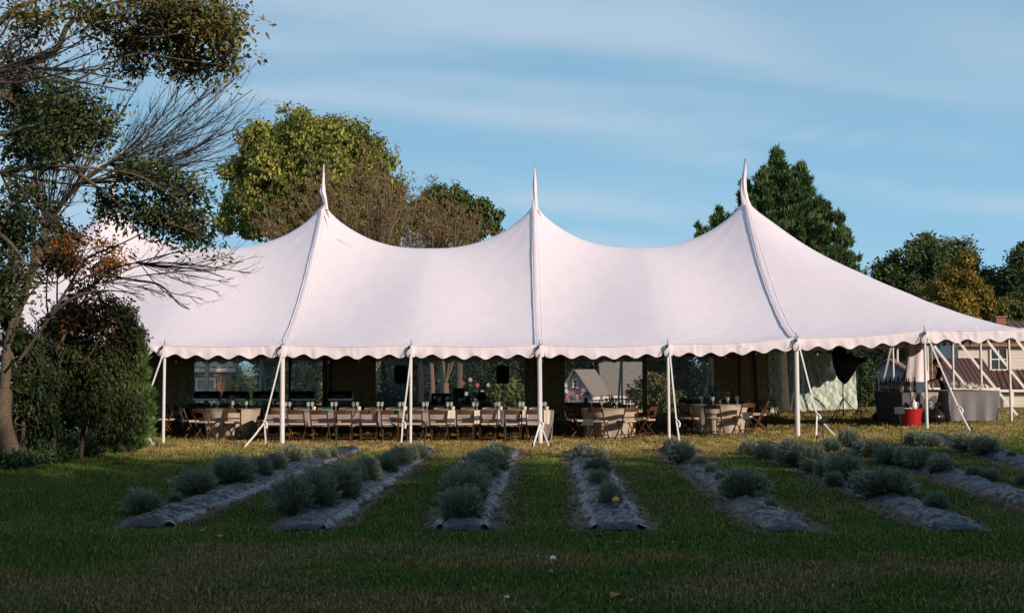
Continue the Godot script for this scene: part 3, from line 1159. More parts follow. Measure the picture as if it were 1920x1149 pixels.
	for k in 13:
		var pk := MB.new()
		pk.box(Vector3(-0.93 + k * 0.155, 1.12, 0.012), Vector3(0.145, 2.8, 0.02), Basis(), 0.004)
		obj("plank", pk, plank_m, shed)
	for p in [[388.0, 3.1, "square timber post beside the wooden shed"], [603.0, 3.2, "pale post standing on the lawn behind the left tent window"]]:
		var mb := MB.new()
		mb.box(Vector3(0, 1.0, 0), Vector3(0.2, p[1] + 0.9, 0.2), Basis(), 0.02)
		var po := obj("garden_post", mb, mat("garden_post", Color(0.42, 0.36, 0.29), 0.85, 0.0, 0.3, 2.0))
		po.position = ground_at((p[0] - 960.0) / F * 62.0, 62.0)
		tag(po, p[2], "post")

# ---------------------------------------------------------------- trees
# A tree whose crown fills ellipsoid lobes [x, y, z, rx, ry, rz] given in metres from its foot
func lobed_tree(called: String, foot: Vector3, lobes: Array, count: int, leaf: Mesh, leaf_m: Material, pal: Array, bark: Material, seed_by: int, trunk_r: float, gap := 0.36, size := 1.0, twigs := 10) -> Node3D:
	var rng := RandomNumberGenerator.new()
	rng.seed = seed_by
	var nz := FastNoiseLite.new()
	nz.seed = seed_by
	nz.frequency = 0.55
	var tone := FastNoiseLite.new()
	tone.seed = seed_by + 9
	tone.frequency = 0.3
	var o := thing(called, foot)
	var low := 1e9
	var total := 0.0
	for l in lobes:
		low = minf(low, l[1] - l[4])
		total += l[3] * l[4] * l[5]
	var wood := MB.new()
	var fork := Vector3(lobes[0][0] * 0.3, maxf(1.2, low * 0.9), lobes[0][2] * 0.3)
	wood.tube(curve([Vector3(0, -0.2, 0), fork * 0.5 + Vector3(0.1, 0, 0.05), fork], 4), trunk_r, trunk_r * 0.7, 8)
	obj("trunk", wood, bark, o)
	var limbs := MB.new()
	var xf := []
	var cs := []
	for l in lobes:
		var c := Vector3(l[0], l[1], l[2])
		var rad := Vector3(l[3], l[4], l[5])
		limbs.tube(curve([fork - Vector3(0, 0.2, 0), fork.lerp(c, 0.5) + rnd_unit(rng) * 0.3 + Vector3(0, -0.2, 0), c], 5), trunk_r * 0.5, trunk_r * 0.16, 6)
		for k in twigs:
			var e := c + rnd_unit(rng) * rad * rng.randf_range(0.75, 1.02)
			var s := c.lerp(fork, rng.randf_range(0.0, 0.3))
			limbs.tube(curve([s, s.lerp(e, 0.5) + rnd_unit(rng) * 0.25, e], 4), trunk_r * 0.15, 0.012, 4, false)
		var want := int(count * rad.x * rad.y * rad.z / total)
		var tries := 0
		var mean := (rad.x + rad.y + rad.z) / 3.0
		var heads := []
		for k in maxi(6, want / 15):
			heads.append(c + rnd_unit(rng) * rad * pow(rng.randf(), 0.42) * rng.randf_range(0.8, 1.12))
		while want > 0 and tries < count * 12:
			tries += 1
			var hub: Vector3 = heads[rng.randi() % heads.size()]
			var p := hub + rnd_unit(rng) * pow(rng.randf(), 0.6) * mean * 0.30 * size
			if nz.get_noise_3dv(p) * 0.5 + 0.5 < gap:
				continue
			want -= 1
			var b := Basis(Vector3.UP, rng.randf_range(0, TAU)) * Basis(Vector3.RIGHT, rng.randf_range(-0.5, 0.5))
			xf.append(Transform3D(b.scaled(Vector3.ONE * size * rng.randf_range(0.65, 1.25)), p))
			var t := clampf(tone.get_noise_3dv(p) * 0.8 + 0.5 + rng.randf_range(-0.3, 0.3), 0.0, 0.999) * (pal.size() - 1)
			var col: Color = pal[int(t)].lerp(pal[mini(int(t) + 1, pal.size() - 1)], t - floorf(t))
			cs.append(col * rng.randf_range(0.75, 1.2))
	obj("limbs", limbs, bark, o)
	scatter("crown", leaf, leaf_m, o, xf, cs)
	return o

# lobes noted against the picture plane at one depth: [x, y, rx, ry, dz]
func lobes_at(foot: Vector3, d: float, list: Array) -> Array:
	var out := []
	for l in list:
		var p := at(l[0], l[1], d) - foot
		var m := d / F
		var dz: float = l[4] if l.size() > 4 else 0.0
		out.append([p.x, p.y, dz, l[2] * m, l[3] * m, (l[2] + l[3]) * 0.5 * m])
	return out

# bare or half bare shrubby tree of many fine upward twigs
func twiggy(parent: Node, called: String, bark: Material, base: Vector3, ends: Array, seed_by: int, r0: float, spray := 9, fine := 0.012, bend := 0.25) -> Array:
	var rng := RandomNumberGenerator.new()
	rng.seed = seed_by
	var mb := MB.new()
	var tips := []
	for e in ends:
		var end: Vector3 = e
		var len := (end - base).length()
		var mid := base.lerp(end, 0.45) + Vector3(0, -len * bend * rng.randf_range(0.2, 0.6), 0) + rnd_unit(rng) * len * 0.06
		var path := curve([base, mid, end], 7)
		mb.tube(path, r0, fine * 1.3, 5, false)
		tips.append(end)
		for k in spray:
			var f := rng.randf_range(0.3, 0.95)
			var idx := int(f * (path.size() - 1))
			var s := path[idx]
			var dir := (path[mini(idx + 1, path.size() - 1)] - path[maxi(idx - 1, 0)]).normalized()
			var go := (dir + rnd_unit(rng) * 0.55 + Vector3(0, 0.15, 0)).normalized()
			var l := len * rng.randf_range(0.18, 0.42) * (1.15 - f * 0.6)
			var p2 := curve([s, s + go * l * 0.5 + rnd_unit(rng) * l * 0.06, s + (go + dir * 0.35).normalized() * l + Vector3(0, l * 0.14, 0) + rnd_unit(rng) * l * 0.08], 4)
			mb.tube(p2, fine * 1.1, fine * 0.4, 4, false)
			tips.append(p2[p2.size() - 1])
			for q in 3:
				var s2 := p2[rng.randi_range(1, p2.size() - 2)]
				var g2 := (go + rnd_unit(rng) * 0.7).normalized()
				var l2 := l * rng.randf_range(0.25, 0.5)
				var e2 := s2 + g2 * l2
				mb.tube(PackedVector3Array([s2, s2.lerp(e2, 0.5) + rnd_unit(rng) * l2 * 0.07, e2]), fine * 0.6, fine * 0.3, 3, false)
				tips.append(e2)
	obj(called, mb, bark, parent)
	return tips

func make_far_trees() -> void:
	var bark := mat("grey_bark", Color(0.13, 0.105, 0.08), 0.95, 0.0, 0.45, 1.5)
	var pale_bark := mat("brown_twigs", Color(0.20, 0.15, 0.10), 0.9, 0.0, 0.3, 1.5)
	var lm := leaf_mat("tree_leaves", 0.45)
	var broad := leaf_clump(16, 0.36, 0.21, 0.12, 12)
	# big tree behind the left peak
	var d := 60.0
	var foot := ground_at((610.0 - 960.0) / F * d, d)
	var olive := [Color(0.06, 0.095, 0.02), Color(0.14, 0.17, 0.035), Color(0.21, 0.235, 0.05), Color(0.30, 0.295, 0.09)]
	var t := lobed_tree("broadleaf_tree", foot, lobes_at(foot, d, [[590, 340, 150, 95], [610, 300, 90, 70], [545, 280, 85, 65, 0.8], [665, 285, 60, 60, 0.6], [480, 350, 55, 65, 0.4], [450, 410, 42, 45], [520, 390, 80, 60, 1.0], [600, 245, 60, 35], [500, 270, 40, 45], [690, 340, 60, 55, 0.5], [735, 350, 40, 40, 0.5], [610, 400, 100, 60, -1.0], [700, 410, 70, 50, -0.6]]), 9500, broad, lm, olive, bark, 101, 0.3, 0.40, 1.0, 9)
	tag(t, "large rounded tree with olive green leaves behind the tent's left peak", "tree")
	# brown twiggy tree in front of it
	for spec in [[690.0, 54.0, [[560, 345], [590, 330], [640, 320], [680, 312], [720, 318], [750, 335], [775, 360], [540, 380], [510, 420], [780, 400], [660, 350], [700, 360], [740, 390], [620, 390], [580, 400], [760, 430], [500, 400], [640, 360], [600, 360], [530, 410], [720, 350], [670, 400]], "leafless brown twiggy tree in front of the large olive tree", 55], [835.0, 55.0, [[790, 385], [815, 375], [845, 385], [870, 400], [885, 420], [800, 410], [830, 400], [780, 430], [855, 425], [840, 440], [815, 435]], "low russet brown shrub tree right of the large olive tree", 56]]:
		var dd: float = spec[1]
		var b := ground_at((spec[0] - 960.0) / F * dd, dd)
		var o := thing("twiggy_tree", b)
		var ends := []
		var rng := RandomNumberGenerator.new()
		rng.seed = spec[4]
		for e in spec[2]:
			for q in 2:
				ends.append(at(e[0] + rng.randf_range(-14, 14), e[1] + 16 + rng.randf_range(-8, 8), dd + rng.randf_range(-1.8, 1.8)) - b)
		var tips := twiggy(o, "twigs", pale_bark, Vector3(0, 1.5, 0), ends, spec[4], 0.05, 16, 0.014, 0.1)
		var tr := MB.new()
		tr.tube(PackedVector3Array([Vector3(0, -0.2, 0), Vector3(0, 1.6, 0)]), 0.2, 0.16, 8)
		obj("trunk", tr, pale_bark, o)
		var xf := []
		var cs := []
		for tip in tips:
			if rng.randf() < 0.8:
				xf.append(Transform3D(Basis(Vector3.UP, rng.randf_range(0, TAU)).scaled(Vector3.ONE * rng.randf_range(0.25, 0.6)), tip))
				cs.append(Color(0.19, 0.15, 0.06).lerp(Color(0.15, 0.085, 0.04), rng.randf()))
		scatter("leaves", broad, lm, o, xf, cs)
		tag(o, spec[3], "tree")
	# smaller green tree between the left and middle peaks
	d = 63.0
	foot = ground_at((860.0 - 960.0) / F * d, d)
	t = lobed_tree("broadleaf_tree", foot, lobes_at(foot, d, [[845, 375, 40, 38], [815, 365, 26, 28], [880, 395, 38, 32], [915, 415, 28, 24], [860, 420, 60, 36], [800, 400, 40, 40]]), 2300, broad, lm, [Color(0.04, 0.075, 0.02), Color(0.07, 0.11, 0.03), Color(0.13, 0.15, 0.05)], bark, 102, 0.2, 0.36, 0.9, 9)
	tag(t, "small dense green tree between the left and middle tent peaks", "tree")
	# dark conifer behind the right peak
	make_conifer()
	# broad trees on the right, one of them yellowing
	var dark := [Color(0.03, 0.058, 0.02), Color(0.055, 0.085, 0.03), Color(0.10, 0.11, 0.045)]
	d = 92.0
	foot = ground_at((1740.0 - 960.0) / F * d, d)
	var big := leaf_clump(18, 0.5, 0.26, 0.15, 14)
	t = lobed_tree("oak_tree", foot, lobes_at(foot, d, [[1735, 490, 60, 42], [1690, 505, 45, 36], [1785, 485, 55, 38, -0.6], [1660, 530, 32, 32], [1830, 510, 36, 32], [1720, 545, 80, 45], [1800, 550, 60, 45], [1745, 465, 50, 22], [1650, 560, 34, 30], [1740, 600, 110, 45]]), 6200, big, lm, dark, bark, 103, 0.35, 0.38, 1.0, 9)
	tag(t, "wide dark green oak tree on the right behind the white farmhouse", "tree")
	d = 84.0
	foot = ground_at((1800.0 - 960.0) / F * d, d)
	t = lobed_tree("yellowing_tree", foot, lobes_at(foot, d, [[1800, 520, 38, 36], [1765, 545, 34, 30], [1835, 545, 36, 34], [1800, 575, 64, 38], [1850, 590, 30, 34], [1750, 590, 30, 30], [1810, 495, 20, 22]]), 2600, broad, lm, [Color(0.10, 0.10, 0.02), Color(0.22, 0.17, 0.03), Color(0.32, 0.24, 0.045)], bark, 104, 0.22, 0.40, 1.0, 9)
	tag(t, "yellowing tree in front of the wide dark oak on the right", "tree")
	d = 90.0
	foot = ground_at((1925.0 - 960.0) / F * d, d)
	t = lobed_tree("oak_tree", foot, lobes_at(foot, d, [[1910, 490, 34, 30], [1890, 530, 30, 40], [1940, 490, 50, 40], [1920, 560, 60, 60], [1990, 520, 60, 60]]), 3000, big, lm, dark, bark, 105, 0.3, 0.36, 1.0, 9)
	tag(t, "dark tree at the picture's right edge, cut off by it", "tree")
	t = lobed_tree("young_tree", ground_at((1898.0 - 960.0) / F * 80.0, 80.0), lobes_at(ground_at((1898.0 - 960.0) / F * 80.0, 80.0), 80.0, [[1900, 580, 26, 32], [1885, 605, 26, 24], [1925, 600, 30, 30]]), 800, broad, lm, [Color(0.07, 0.10, 0.025), Color(0.14, 0.15, 0.04)], bark, 115, 0.12, 0.36, 0.9, 9)
	tag(t, "young light green tree in front of the dark tree at the right edge", "tree")
	# the dark belt of trees seen beneath the tent roof
	var proto: Node3D = null
	var spots := [[-30.0, 118.0], [-23.5, 124.0], [-17.0, 117.0], [-11.0, 122.0], [-5.0, 116.0], [1.5, 123.0], [8.0, 118.0], [14.5, 124.0], [21.0, 119.0], [28.0, 122.0], [35.0, 118.0], [42.0, 123.0], [49.0, 118.0], [-37.0, 122.0], [-44.0, 118.0], [56.0, 122.0], [63.0, 118.0]]
	for k in spots.size():
		var f := ground_at(spots[k][0], spots[k][1])
		var lab := "dark green tree, %s from the left in the belt of trees behind the houses" % ORD[k]
		if proto == null:
			proto = lobed_tree("dark_tree", f, [[0, 5.6, 0, 3.4, 2.6, 3], [-1.9, 4.0, 0.3, 2.6, 2.6, 2.4], [2.1, 4.2, 0.2, 2.6, 2.6, 2.4], [0.4, 2.4, 0.6, 3.8, 2.3, 2.6]], 1500, leaf_clump(26, 0.85, 0.30, 0.17, 15), lm, [Color(0.018, 0.034, 0.02), Color(0.036, 0.055, 0.03)], bark, 106, 0.25, 0.30, 1.0, 7)
			tag(proto, lab, "tree", "belt of dark trees behind the houses")
		else:
			dup(proto, f, k * 1.7, lab, "", Vector3(1.2, 1.08 + 0.12 * (k % 3), 1.1))
	# pines with bare trunks seen through the middle window
	for p in [[787.0, 78.0, "pine with a bare trunk, left of two seen through the middle window"], [808.0, 80.0, "pine with a bare trunk, right of two seen through the middle window"]]:
		var f := ground_at((p[0] - 960.0) / F * p[1], p[1])
		var q := lobed_tree("pine_tree", f, [[0, 5.2, 0, 1.6, 1.0, 1.5], [0.7, 6.0, 0, 1.3, 0.9, 1.3], [-0.8, 6.1, 0, 1.2, 0.8, 1.2]], 420, broad, lm, [Color(0.03, 0.05, 0.02), Color(0.06, 0.08, 0.03)], mat("pine_bark", Color(0.26, 0.15, 0.10), 0.95, 0.0, 0.4, 1.2), int(p[0]), 0.2, 0.3, 1.0, 8)
		tag(q, p[2], "tree")
	# loose shrubs on the far lawn behind the windows
	for p in [[578.0, 58.0, 1.5, "pale flowering shrub on the lawn behind the left tent window", [Color(0.10, 0.13, 0.04), Color(0.36, 0.36, 0.24)]], [640.0, 60.0, 1.0, "low green shrub behind the dark post between two tent windows", [Color(0.05, 0.08, 0.02), Color(0.12, 0.13, 0.04)]], [962.0, 52.0, 1.0, "low green shrub right of the loudspeaker behind the middle window", [Color(0.07, 0.11, 0.03), Color(0.16, 0.18, 0.06)]], [1225.0, 62.0, 1.3, "leafy shrub beside the cottage behind the dark window", [Color(0.05, 0.08, 0.03), Color(0.16, 0.15, 0.05)]], [1596.0, 66.0, 1.7, "dark green bush behind the black soft box", [Color(0.03, 0.055, 0.02), Color(0.06, 0.09, 0.03)]], [1640.0, 96.0, 3.2, "tall dark bush behind of the small grey house", [Color(0.03, 0.055, 0.02), Color(0.07, 0.09, 0.03)]]]:
		var f := ground_at((p[0] - 960.0) / F * p[1], p[1])
		var r: float = p[2]
		var q := lobed_tree("garden_shrub", f, [[0, r * 1.1, 0, r * 0.8, r * 0.9, r * 0.7], [r * 0.5, r * 0.7, 0, r * 0.6, r * 0.6, r * 0.6], [-r * 0.5, r * 0.75, 0.1, r * 0.6, r * 0.6, r * 0.6]], 420, leaf_clump(14, 0.28, 0.2, 0.12, 16), lm, p[4], bark, int(p[0]) + 3, 0.06, 0.3, 1.0, 6)
		tag(q, p[3], "shrub")

func make_conifer() -> void:
	var d := 58.0
	var foot := ground_at((1470.0 - 960.0) / F * d, d)
	var o := thing("conifer_tree", foot)
	tag(o, "tall dark green conifer with several pointed tops behind the tent's right peak", "tree")
	var rng := RandomNumberGenerator.new()
	rng.seed = 61
	var bark: Material = mats["grey_bark"]
	var mb := MB.new()
	mb.tube(PackedVector3Array([Vector3(0, -0.2, 0), Vector3(-0.2, 6, 0), at(1456, 300, d) - foot]), 0.3, 0.03, 8)
	obj("trunk", mb, bark, o)
	# one spray: a tuft of narrow scales pointing upward and outward
	var sp := MB.new()
	for k in 22:
		var a := rng.randf_range(0, TAU)
		var tilt := rng.randf_range(0.1, 0.75)
		var dir := Vector3(cos(a) * sin(tilt), cos(tilt), sin(a) * sin(tilt))
		var s := dir.cross(rnd_unit(rng)).normalized() * rng.randf_range(0.025, 0.05)
		var b := Vector3(cos(a), 0, sin(a)) * rng.randf_range(0.0, 0.12) + Vector3(0, rng.randf_range(-0.2, 0.15), 0)
		var l := rng.randf_range(0.2, 0.42)
		var nn := s.cross(dir).normalized()
		if nn.y < 0: nn = -nn
		var tone := rng.randf_range(0.7, 1.25)
		sp.col = Color(tone, tone, tone)
		var q := [sp.vert(b, nn), sp.vert(b + dir * l * 0.5 + s, nn), sp.vert(b + dir * l, nn), sp.vert(b + dir * l * 0.5 - s, nn)]
		sp.face(q[0], q[1], q[2]); sp.face(q[0], q[2], q[3])
	var spray := sp.mesh()
	var xf := []
	var cs := []
	var boughs := MB.new()
	# spires: apex x, apex y, foot y, foot half-width (picture units), depth offset
	for s in [[1456, 285, 560, 125, 0.0, 1500], [1500, 318, 560, 90, 0.5, 900], [1543, 375, 570, 62, 0.2, 520], [1398, 345, 560, 85, 0.4, 800], [1345, 393, 560, 55, 0.0, 460], [1588, 435, 590, 46, -0.2, 420], [1425, 330, 560, 80, 1.0, 600], [1565, 405, 580, 50, 0.9, 350], [1316, 415, 540, 35, 0.2, 220], [1478, 320, 560, 80, -1.0, 600], [1455, 284, 350, 13, 0.0, 150], [1499, 312, 380, 12, 0.5, 110], [1397, 332, 400, 12, 0.2, 100], [1544, 362, 430, 12, 0.0, 100]]:
		var top := at(s[0], s[1], d) - foot
		var low := at(s[0], s[2], d) - foot
		var r0: float = s[3] * d / F
		var boughs_n := int(s[5]) / 9
		for k in boughs_n:
			var f := pow(rng.randf(), 0.75)
			var a := rng.randf_range(0, TAU)
			var rad := r0 * pow(f, 0.9) * rng.randf_range(0.55, 1.22)
			var c := top.lerp(low, f) + Vector3(0, 0, s[4])
			var tip := c + Vector3(cos(a) * rad, rad * rng.randf_range(0.15, 0.6), sin(a) * rad)
			boughs.tube(PackedVector3Array([c, c.lerp(tip, 0.5) - Vector3(0, 0.08, 0), tip]), 0.035, 0.01, 4, false)
			for q in 13:
				var g := rng.randf_range(0.2, 1.08)
				var p := c.lerp(tip, g) + rnd_unit(rng) * 0.20 * maxf(0.05, 1.15 - g)
				var out := (tip - c).normalized()
				var up := (Vector3.UP * 0.9 + out * 0.9 + rnd_unit(rng) * 0.3).normalized()
				var sx := up.cross(rnd_unit(rng)).normalized()
				xf.append(Transform3D(Basis(sx, up, sx.cross(up)).scaled(Vector3(0.75, 1.0, 0.75) * rng.randf_range(0.55, 1.0)), p))
				cs.append(Color(0.03, 0.075, 0.028).lerp(Color(0.085, 0.135, 0.042), rng.randf()))
	obj("boughs", boughs, bark, o).set_meta("kind", "stuff")
	scatter("crown", spray, leaf_mat("needles", 0.2, 0.6), o, xf, cs)

# ---------------------------------------------------------------- lavender beds
const BUSHES := [
	[[260, 969, 75, 49], [326, 946, 26, 24], [360, 936, 80, 54], [428, 920, 82, 58], [462, 908, 44, 40], [481, 906, 52, 44], [513, 893, 44, 38], [541, 877, 54, 38], [569, 873, 28, 27], [600, 869, 32, 27], [621, 865, 24, 23]],
	[[545, 972, 76, 82], [592, 966, 74, 78], [624, 950, 92, 72], [657, 916, 56, 46], [684, 912, 52, 50], [722, 896, 48, 42], [746, 880, 46, 38], [766, 872, 36, 32], [781, 867, 40, 32]],
	[[864, 986, 84, 66], [870, 955, 92, 70], [882, 925, 76, 52], [900, 908, 72, 52], [915, 892, 78, 44], [920, 880, 52, 38], [934, 869, 48, 33]],
	[[1090, 865, 32, 28], [1117, 872, 46, 28], [1122, 895, 50, 32], [1124, 921, 40, 36], [1145, 962, 46, 54]],
	[[1262, 850, 34, 26], [1282, 875, 54, 42], [1314, 886, 34, 26], [1334, 901, 24, 24], [1352, 912, 20, 22], [1402, 946, 96, 58], [1427, 950, 22, 24], [1448, 968, 24, 28]],
	[[1408, 858, 38, 34], [1440, 866, 44, 36], [1490, 880, 62, 48], [1532, 886, 56, 44], [1521, 893, 28, 28], [1548, 901, 38, 32], [1590, 914, 72, 56], [1567, 918, 36, 28], [1617, 926, 46, 38], [1668, 943, 110, 56], [1762, 967, 46, 37]],
	[[1562, 850, 34, 29], [1597, 842, 40, 33], [1640, 862, 66, 38], [1671, 876, 50, 41], [1705, 880, 46, 38], [1731, 886, 58, 41], [1768, 897, 46, 40], [1832, 907, 34, 28], [1861, 907, 34, 28], [1922, 915, 30, 28]],
	[[1720, 839, 40, 29], [1746, 842, 50, 29], [1815, 852, 48, 35], [1854, 859, 54, 37], [1900, 868, 18, 12]]]

func bush_mesh(stems: int, seed_by: int) -> ArrayMesh:
	var rng := RandomNumberGenerator.new()
	rng.seed = seed_by
	var mb := MB.new()
	var lump := FastNoiseLite.new()
	lump.seed = seed_by
	lump.frequency = 1.3
	for k in stems:
		# unit dome: radius 0.5, height 1
		var dir := rnd_unit(rng)
		if dir.y < -0.45: dir.y = -dir.y
		var reach := (0.93 + 0.45 * lump.get_noise_3dv(dir * 2.0)) * rng.randf_range(0.80, 1.08)
		var end := Vector3(dir.x * 0.5, 0.36 + dir.y * 0.62, dir.z * 0.5) * reach
		var start := end * rng.randf_range(0.25, 0.62)
		start.y = maxf(0.03, start.y)
		var go := (end - start).normalized()
		var tone := rng.randf_range(0.6, 1.4)
		var warm := rng.randf()
		mb.col = Color(0.165, 0.225, 0.14).lerp(Color(0.20, 0.225, 0.185), warm) * tone
		if rng.randf() < 0.05:
			mb.col = Color(0.20, 0.18, 0.22) * tone
		var side := go.cross(rnd_unit(rng)).normalized()
		var nn := side.cross(go)
		if nn.dot(dir) < 0.0: nn = -nn
		# needle leaves up the shoot
		for q in 6:
			var f := (q + rng.randf()) / 6.0
			var p := start.lerp(end, 0.25 + 0.75 * f)
			var out := (go + (side if q % 2 == 0 else -side) * rng.randf_range(0.4, 0.9) + nn * rng.randf_range(-0.4, 0.6)).normalized()
			var l := rng.randf_range(0.05, 0.10)
			var w := out.cross(nn).normalized() * 0.011
			var m := (nn + rnd_unit(rng) * 0.4).normalized()
			mb.face(mb.vert(p - w, m), mb.vert(p + w, m), mb.vert(p + out * l, m))
		var w2 := side * 0.005
		var e := [mb.vert(start - w2, nn), mb.vert(start + w2, nn), mb.vert(end, nn)]
		mb.face(e[0], e[1], e[2])
	return mb.mesh()

func stalk_mesh(seed_by: int) -> ArrayMesh:
	var rng := RandomNumberGenerator.new()
	rng.seed = seed_by
	var mb := MB.new()
	for k in 26:
		var a := rng.randf_range(0, TAU)
		var r := rng.randf_range(0.12, 0.4)
		mb.tube(PackedVector3Array([Vector3(0, -0.03, 0), Vector3(cos(a) * r * 0.6, 0.16, sin(a) * r * 0.6), Vector3(cos(a) * r, rng.randf_range(0.3, 0.7), sin(a) * r)]), 0.014, 0.005, 4, false)
	return mb.mesh()

func make_beds() -> void:
	var soil := mat("soil", Color(0.125, 0.078, 0.043), 0.95, 0.0, 0.5, 2.2)
	var film := StandardMaterial3D.new()
	film.resource_name = "weed_fabric"
	film.albedo_color = lin(0.036, 0.042, 0.054)
	film.albedo_texture = noise_tex("film", 0.03, 5, [Color(0.45, 0.45, 0.45), Color(0.85, 0.85, 0.85), Color(1, 1, 1)], 512)
	film.uv1_triplanar = true
	film.uv1_scale = Vector3.ONE * 0.8
	film.roughness = 0.38
	film.metallic_specular = 0.3
	film.heightmap_enabled = true
	film.heightmap_texture = noise_tex("film_bump", 0.025, 5, [], 512, true)
	film.heightmap_scale = 1.4
	film.cull_mode = BaseMaterial3D.CULL_DISABLED
	var pale_film := mat("pale_weed_fabric", Color(0.20, 0.21, 0.235), 0.5, 0.0, 0.6, 3.5)
	pale_film.cull_mode = BaseMaterial3D.CULL_DISABLED
	var bush_m := leaf_mat("lavender_leaves", 0.15, 0.75)
	var stalk_m := mat("woody_stalk", Color(0.16, 0.13, 0.10), 0.9, 0.0, 0.3, 6.0)
	var meshes := []
	var stalks := []
	for k in 4:
		meshes.append(bush_mesh([3000, 2700, 3000, 1300][k], 200 + k))
		stalks.append(stalk_mesh(300 + k))
	var rng := RandomNumberGenerator.new()
	rng.seed = 5
	var crumb := leaf_clump(10, 0.05, 0.05, 0.03, 8, 0.8)
	var row_words := ["leftmost bed", "second bed from the left", "third bed from the left", "fourth bed from the left", "fourth bed from the right", "third bed from the right", "second bed from the right", "rightmost bed"]
	for k in 8:
		var d0 := row_front(k)
		var d1 := 26.6
		# bare earth on both sides
		var rows := []
		var n := int((d1 + 0.3 - d0 + 0.35) / 0.1)
		for j in n + 1:
			var d := lerpf(d0 - 0.28, d1 + 0.3, float(j) / n)
			var r := PackedVector3Array()
			for q in 33:
				var o := (q / 32.0 - 0.5) * 2.0
				var w := 0.56 + 0.13 * rough_ground.get_noise_2d(d * 2.0, k * 7.0 + signf(o)) + 0.05 * rough_ground.get_noise_2d(d * 9.0, k * 3.0 + signf(o))
				var x := row_x(k, d) + o * w
				var edge := smoothstep(1.0, 0.8, absf(o)) * smoothstep(0.0, 0.06, float(j) / n) * smoothstep(1.0, 0.97, float(j) / n)
				var y := gh(x, d) + lerpf(-0.02, 0.025, edge) + edge * (0.022 * rough_ground.get_noise_2d(x * 22.0, d * 22.0) + 0.012 * rough_ground.get_noise_2d(x * 60.0, d * 60.0))
				r.append(Vector3(x, y, -d))
			rows.append(r)
		var sm := MB.new()
		sm.grid(rows)
		var so := obj("soil_strip", sm, soil)
		tag(so, "strip of bare brown soil under the %s of lavender" % row_words[k], "soil", "strips of soil under the lavender beds", "structure")
		# crumbs of mulch and fallen leaves on the soil
		var xf := []
		var cs := []
		for q in 620:
			var d := rng.randf_range(d0, d1)
			var s := 1.0 if rng.randf() < 0.5 else -1.0
			var x := row_x(k, d) + s * rng.randf_range(0.28, 0.66)
			xf.append(Transform3D(Basis(rnd_unit(rng), rng.randf_range(0, TAU)).scaled(Vector3(1, 0.45, 1) * rng.randf_range(0.35, 1.0)), Vector3(x, gh(x, d) + 0.035, -d)))
			cs.append(Color(0.06, 0.04, 0.026).lerp(Color(0.16, 0.10, 0.055), pow(rng.randf(), 2.0)))
		scatter("mulch", crumb, leaf_mat("mulch", 0.0), so, xf, cs)
		# crumpled weed fabric over the mound
		rows = []
		n = int((d1 - d0) / 0.05)
		for j in n + 1:
			var f := float(j) / n
			var d := lerpf(d0, d1, f)
			var r := PackedVector3Array()
			var nose := sqrt(clampf(1.0 - pow(1.0 - clampf((d - d0) / 0.42, 0.0, 1.0), 2.0), 0.0, 1.0))
			for q in 29:
				var o := (q / 28.0 - 0.5) * 2.0
				var w := (0.285 + 0.04 * rough_ground.get_noise_2d(d * 9.0, k * 5.0 + signf(o) * 3.0)) * lerpf(0.66, 1.0, nose)
				var x := row_x(k, d) + o * w
				var hump := (1.0 - pow(absf(o), 2.4)) * 0.075 * nose
				var wr := 0.045 * fold_noise.get_noise_2d(x * 2.0 + d * 1.2, d * 2.6) + 0.065 * absf(fold_noise.get_noise_2d(x * 3.4 + d * 2.0, d * 4.0))
				wr += 0.035 * pow(absf(o), 3.0) * absf(fold_noise.get_noise_2d(d * 6.5, k * 9.0 + signf(o)))
				r.append(Vector3(x, gh(x, d) + 0.028 + hump + wr * nose - 0.05 * pow(absf(o), 14.0), -d))
			rows.append(r)
		var fm := MB.new()
		fm.grid(rows)
		var sheet := obj("weed_fabric", fm, film)
		# worn pale edge of the plastic, ruffled where it comes out of the soil
		if k < 4:
			for s in ([1.0] if k < 2 else [1.0, -1.0]):
				var em := MB.new()
				var er := [PackedVector3Array(), PackedVector3Array(), PackedVector3Array(), PackedVector3Array()]
				for j in n + 1:
					var d := lerpf(d0 + 0.1, d1, float(j) / n)
					for q in 4:
						var f := q / 3.0
						var ruf := fold_noise.get_noise_2d(d * 7.0, k * 4.0 + f * 0.6) + 0.6 * fold_noise.get_noise_2d(d * 17.0, k * 6.0)
						var x: float = row_x(k, d) + s * (0.235 + f * (0.015 + 0.13 * clampf(1.5 * fold_noise.get_noise_2d(d * 1.3, k * 8.0 + s) + 0.45 + 0.5 * fold_noise.get_noise_2d(d * 6.0, k * 5.0), 0.0, 1.0)))
						er[q].append(Vector3(x, gh(x, d) + 0.070 - 0.055 * f * f + 0.045 * ruf * (0.4 + 0.6 * sin(f * PI)), -d))
				em.grid(er)
				obj("frayed_edge", em, pale_film, sheet)
		tag(sheet, "crumpled dark grey weed fabric covering the %s of lavender" % row_words[k], "ground cover", "weed fabric strips on the lavender beds")
		# the bushes, counted from the front
		var list: Array = BUSHES[k].duplicate()
		list.sort_custom(func(a, b): return a[1] > b[1])
		for q in list.size():
			var b: Array = list[q]
			var p := onground(b[0], b[1] - 2.0)
			var d := -p.z
			var m := d / F
			p.x = lerpf(p.x, row_x(k, d), 0.0)
			var size := Vector3(b[2] * m * 1.1, b[3] * m * 1.04, b[2] * m * 1.05)
			p.z -= size.z * 0.26
			p.y = gh(p.x, -p.z) + (0.05 if absf(p.x - row_x(k, -p.z)) < 0.33 else 0.0)
			size.y = maxf(0.14, size.y - 0.03)
			var kind := 3 if (k == 4 and b[2] < 36) or (k == 3 and b[3] > 34) else rng.randi() % 3
			var bush := put("lavender_bush", meshes[kind], bush_m)
			bush.position = p
			bush.scale = size
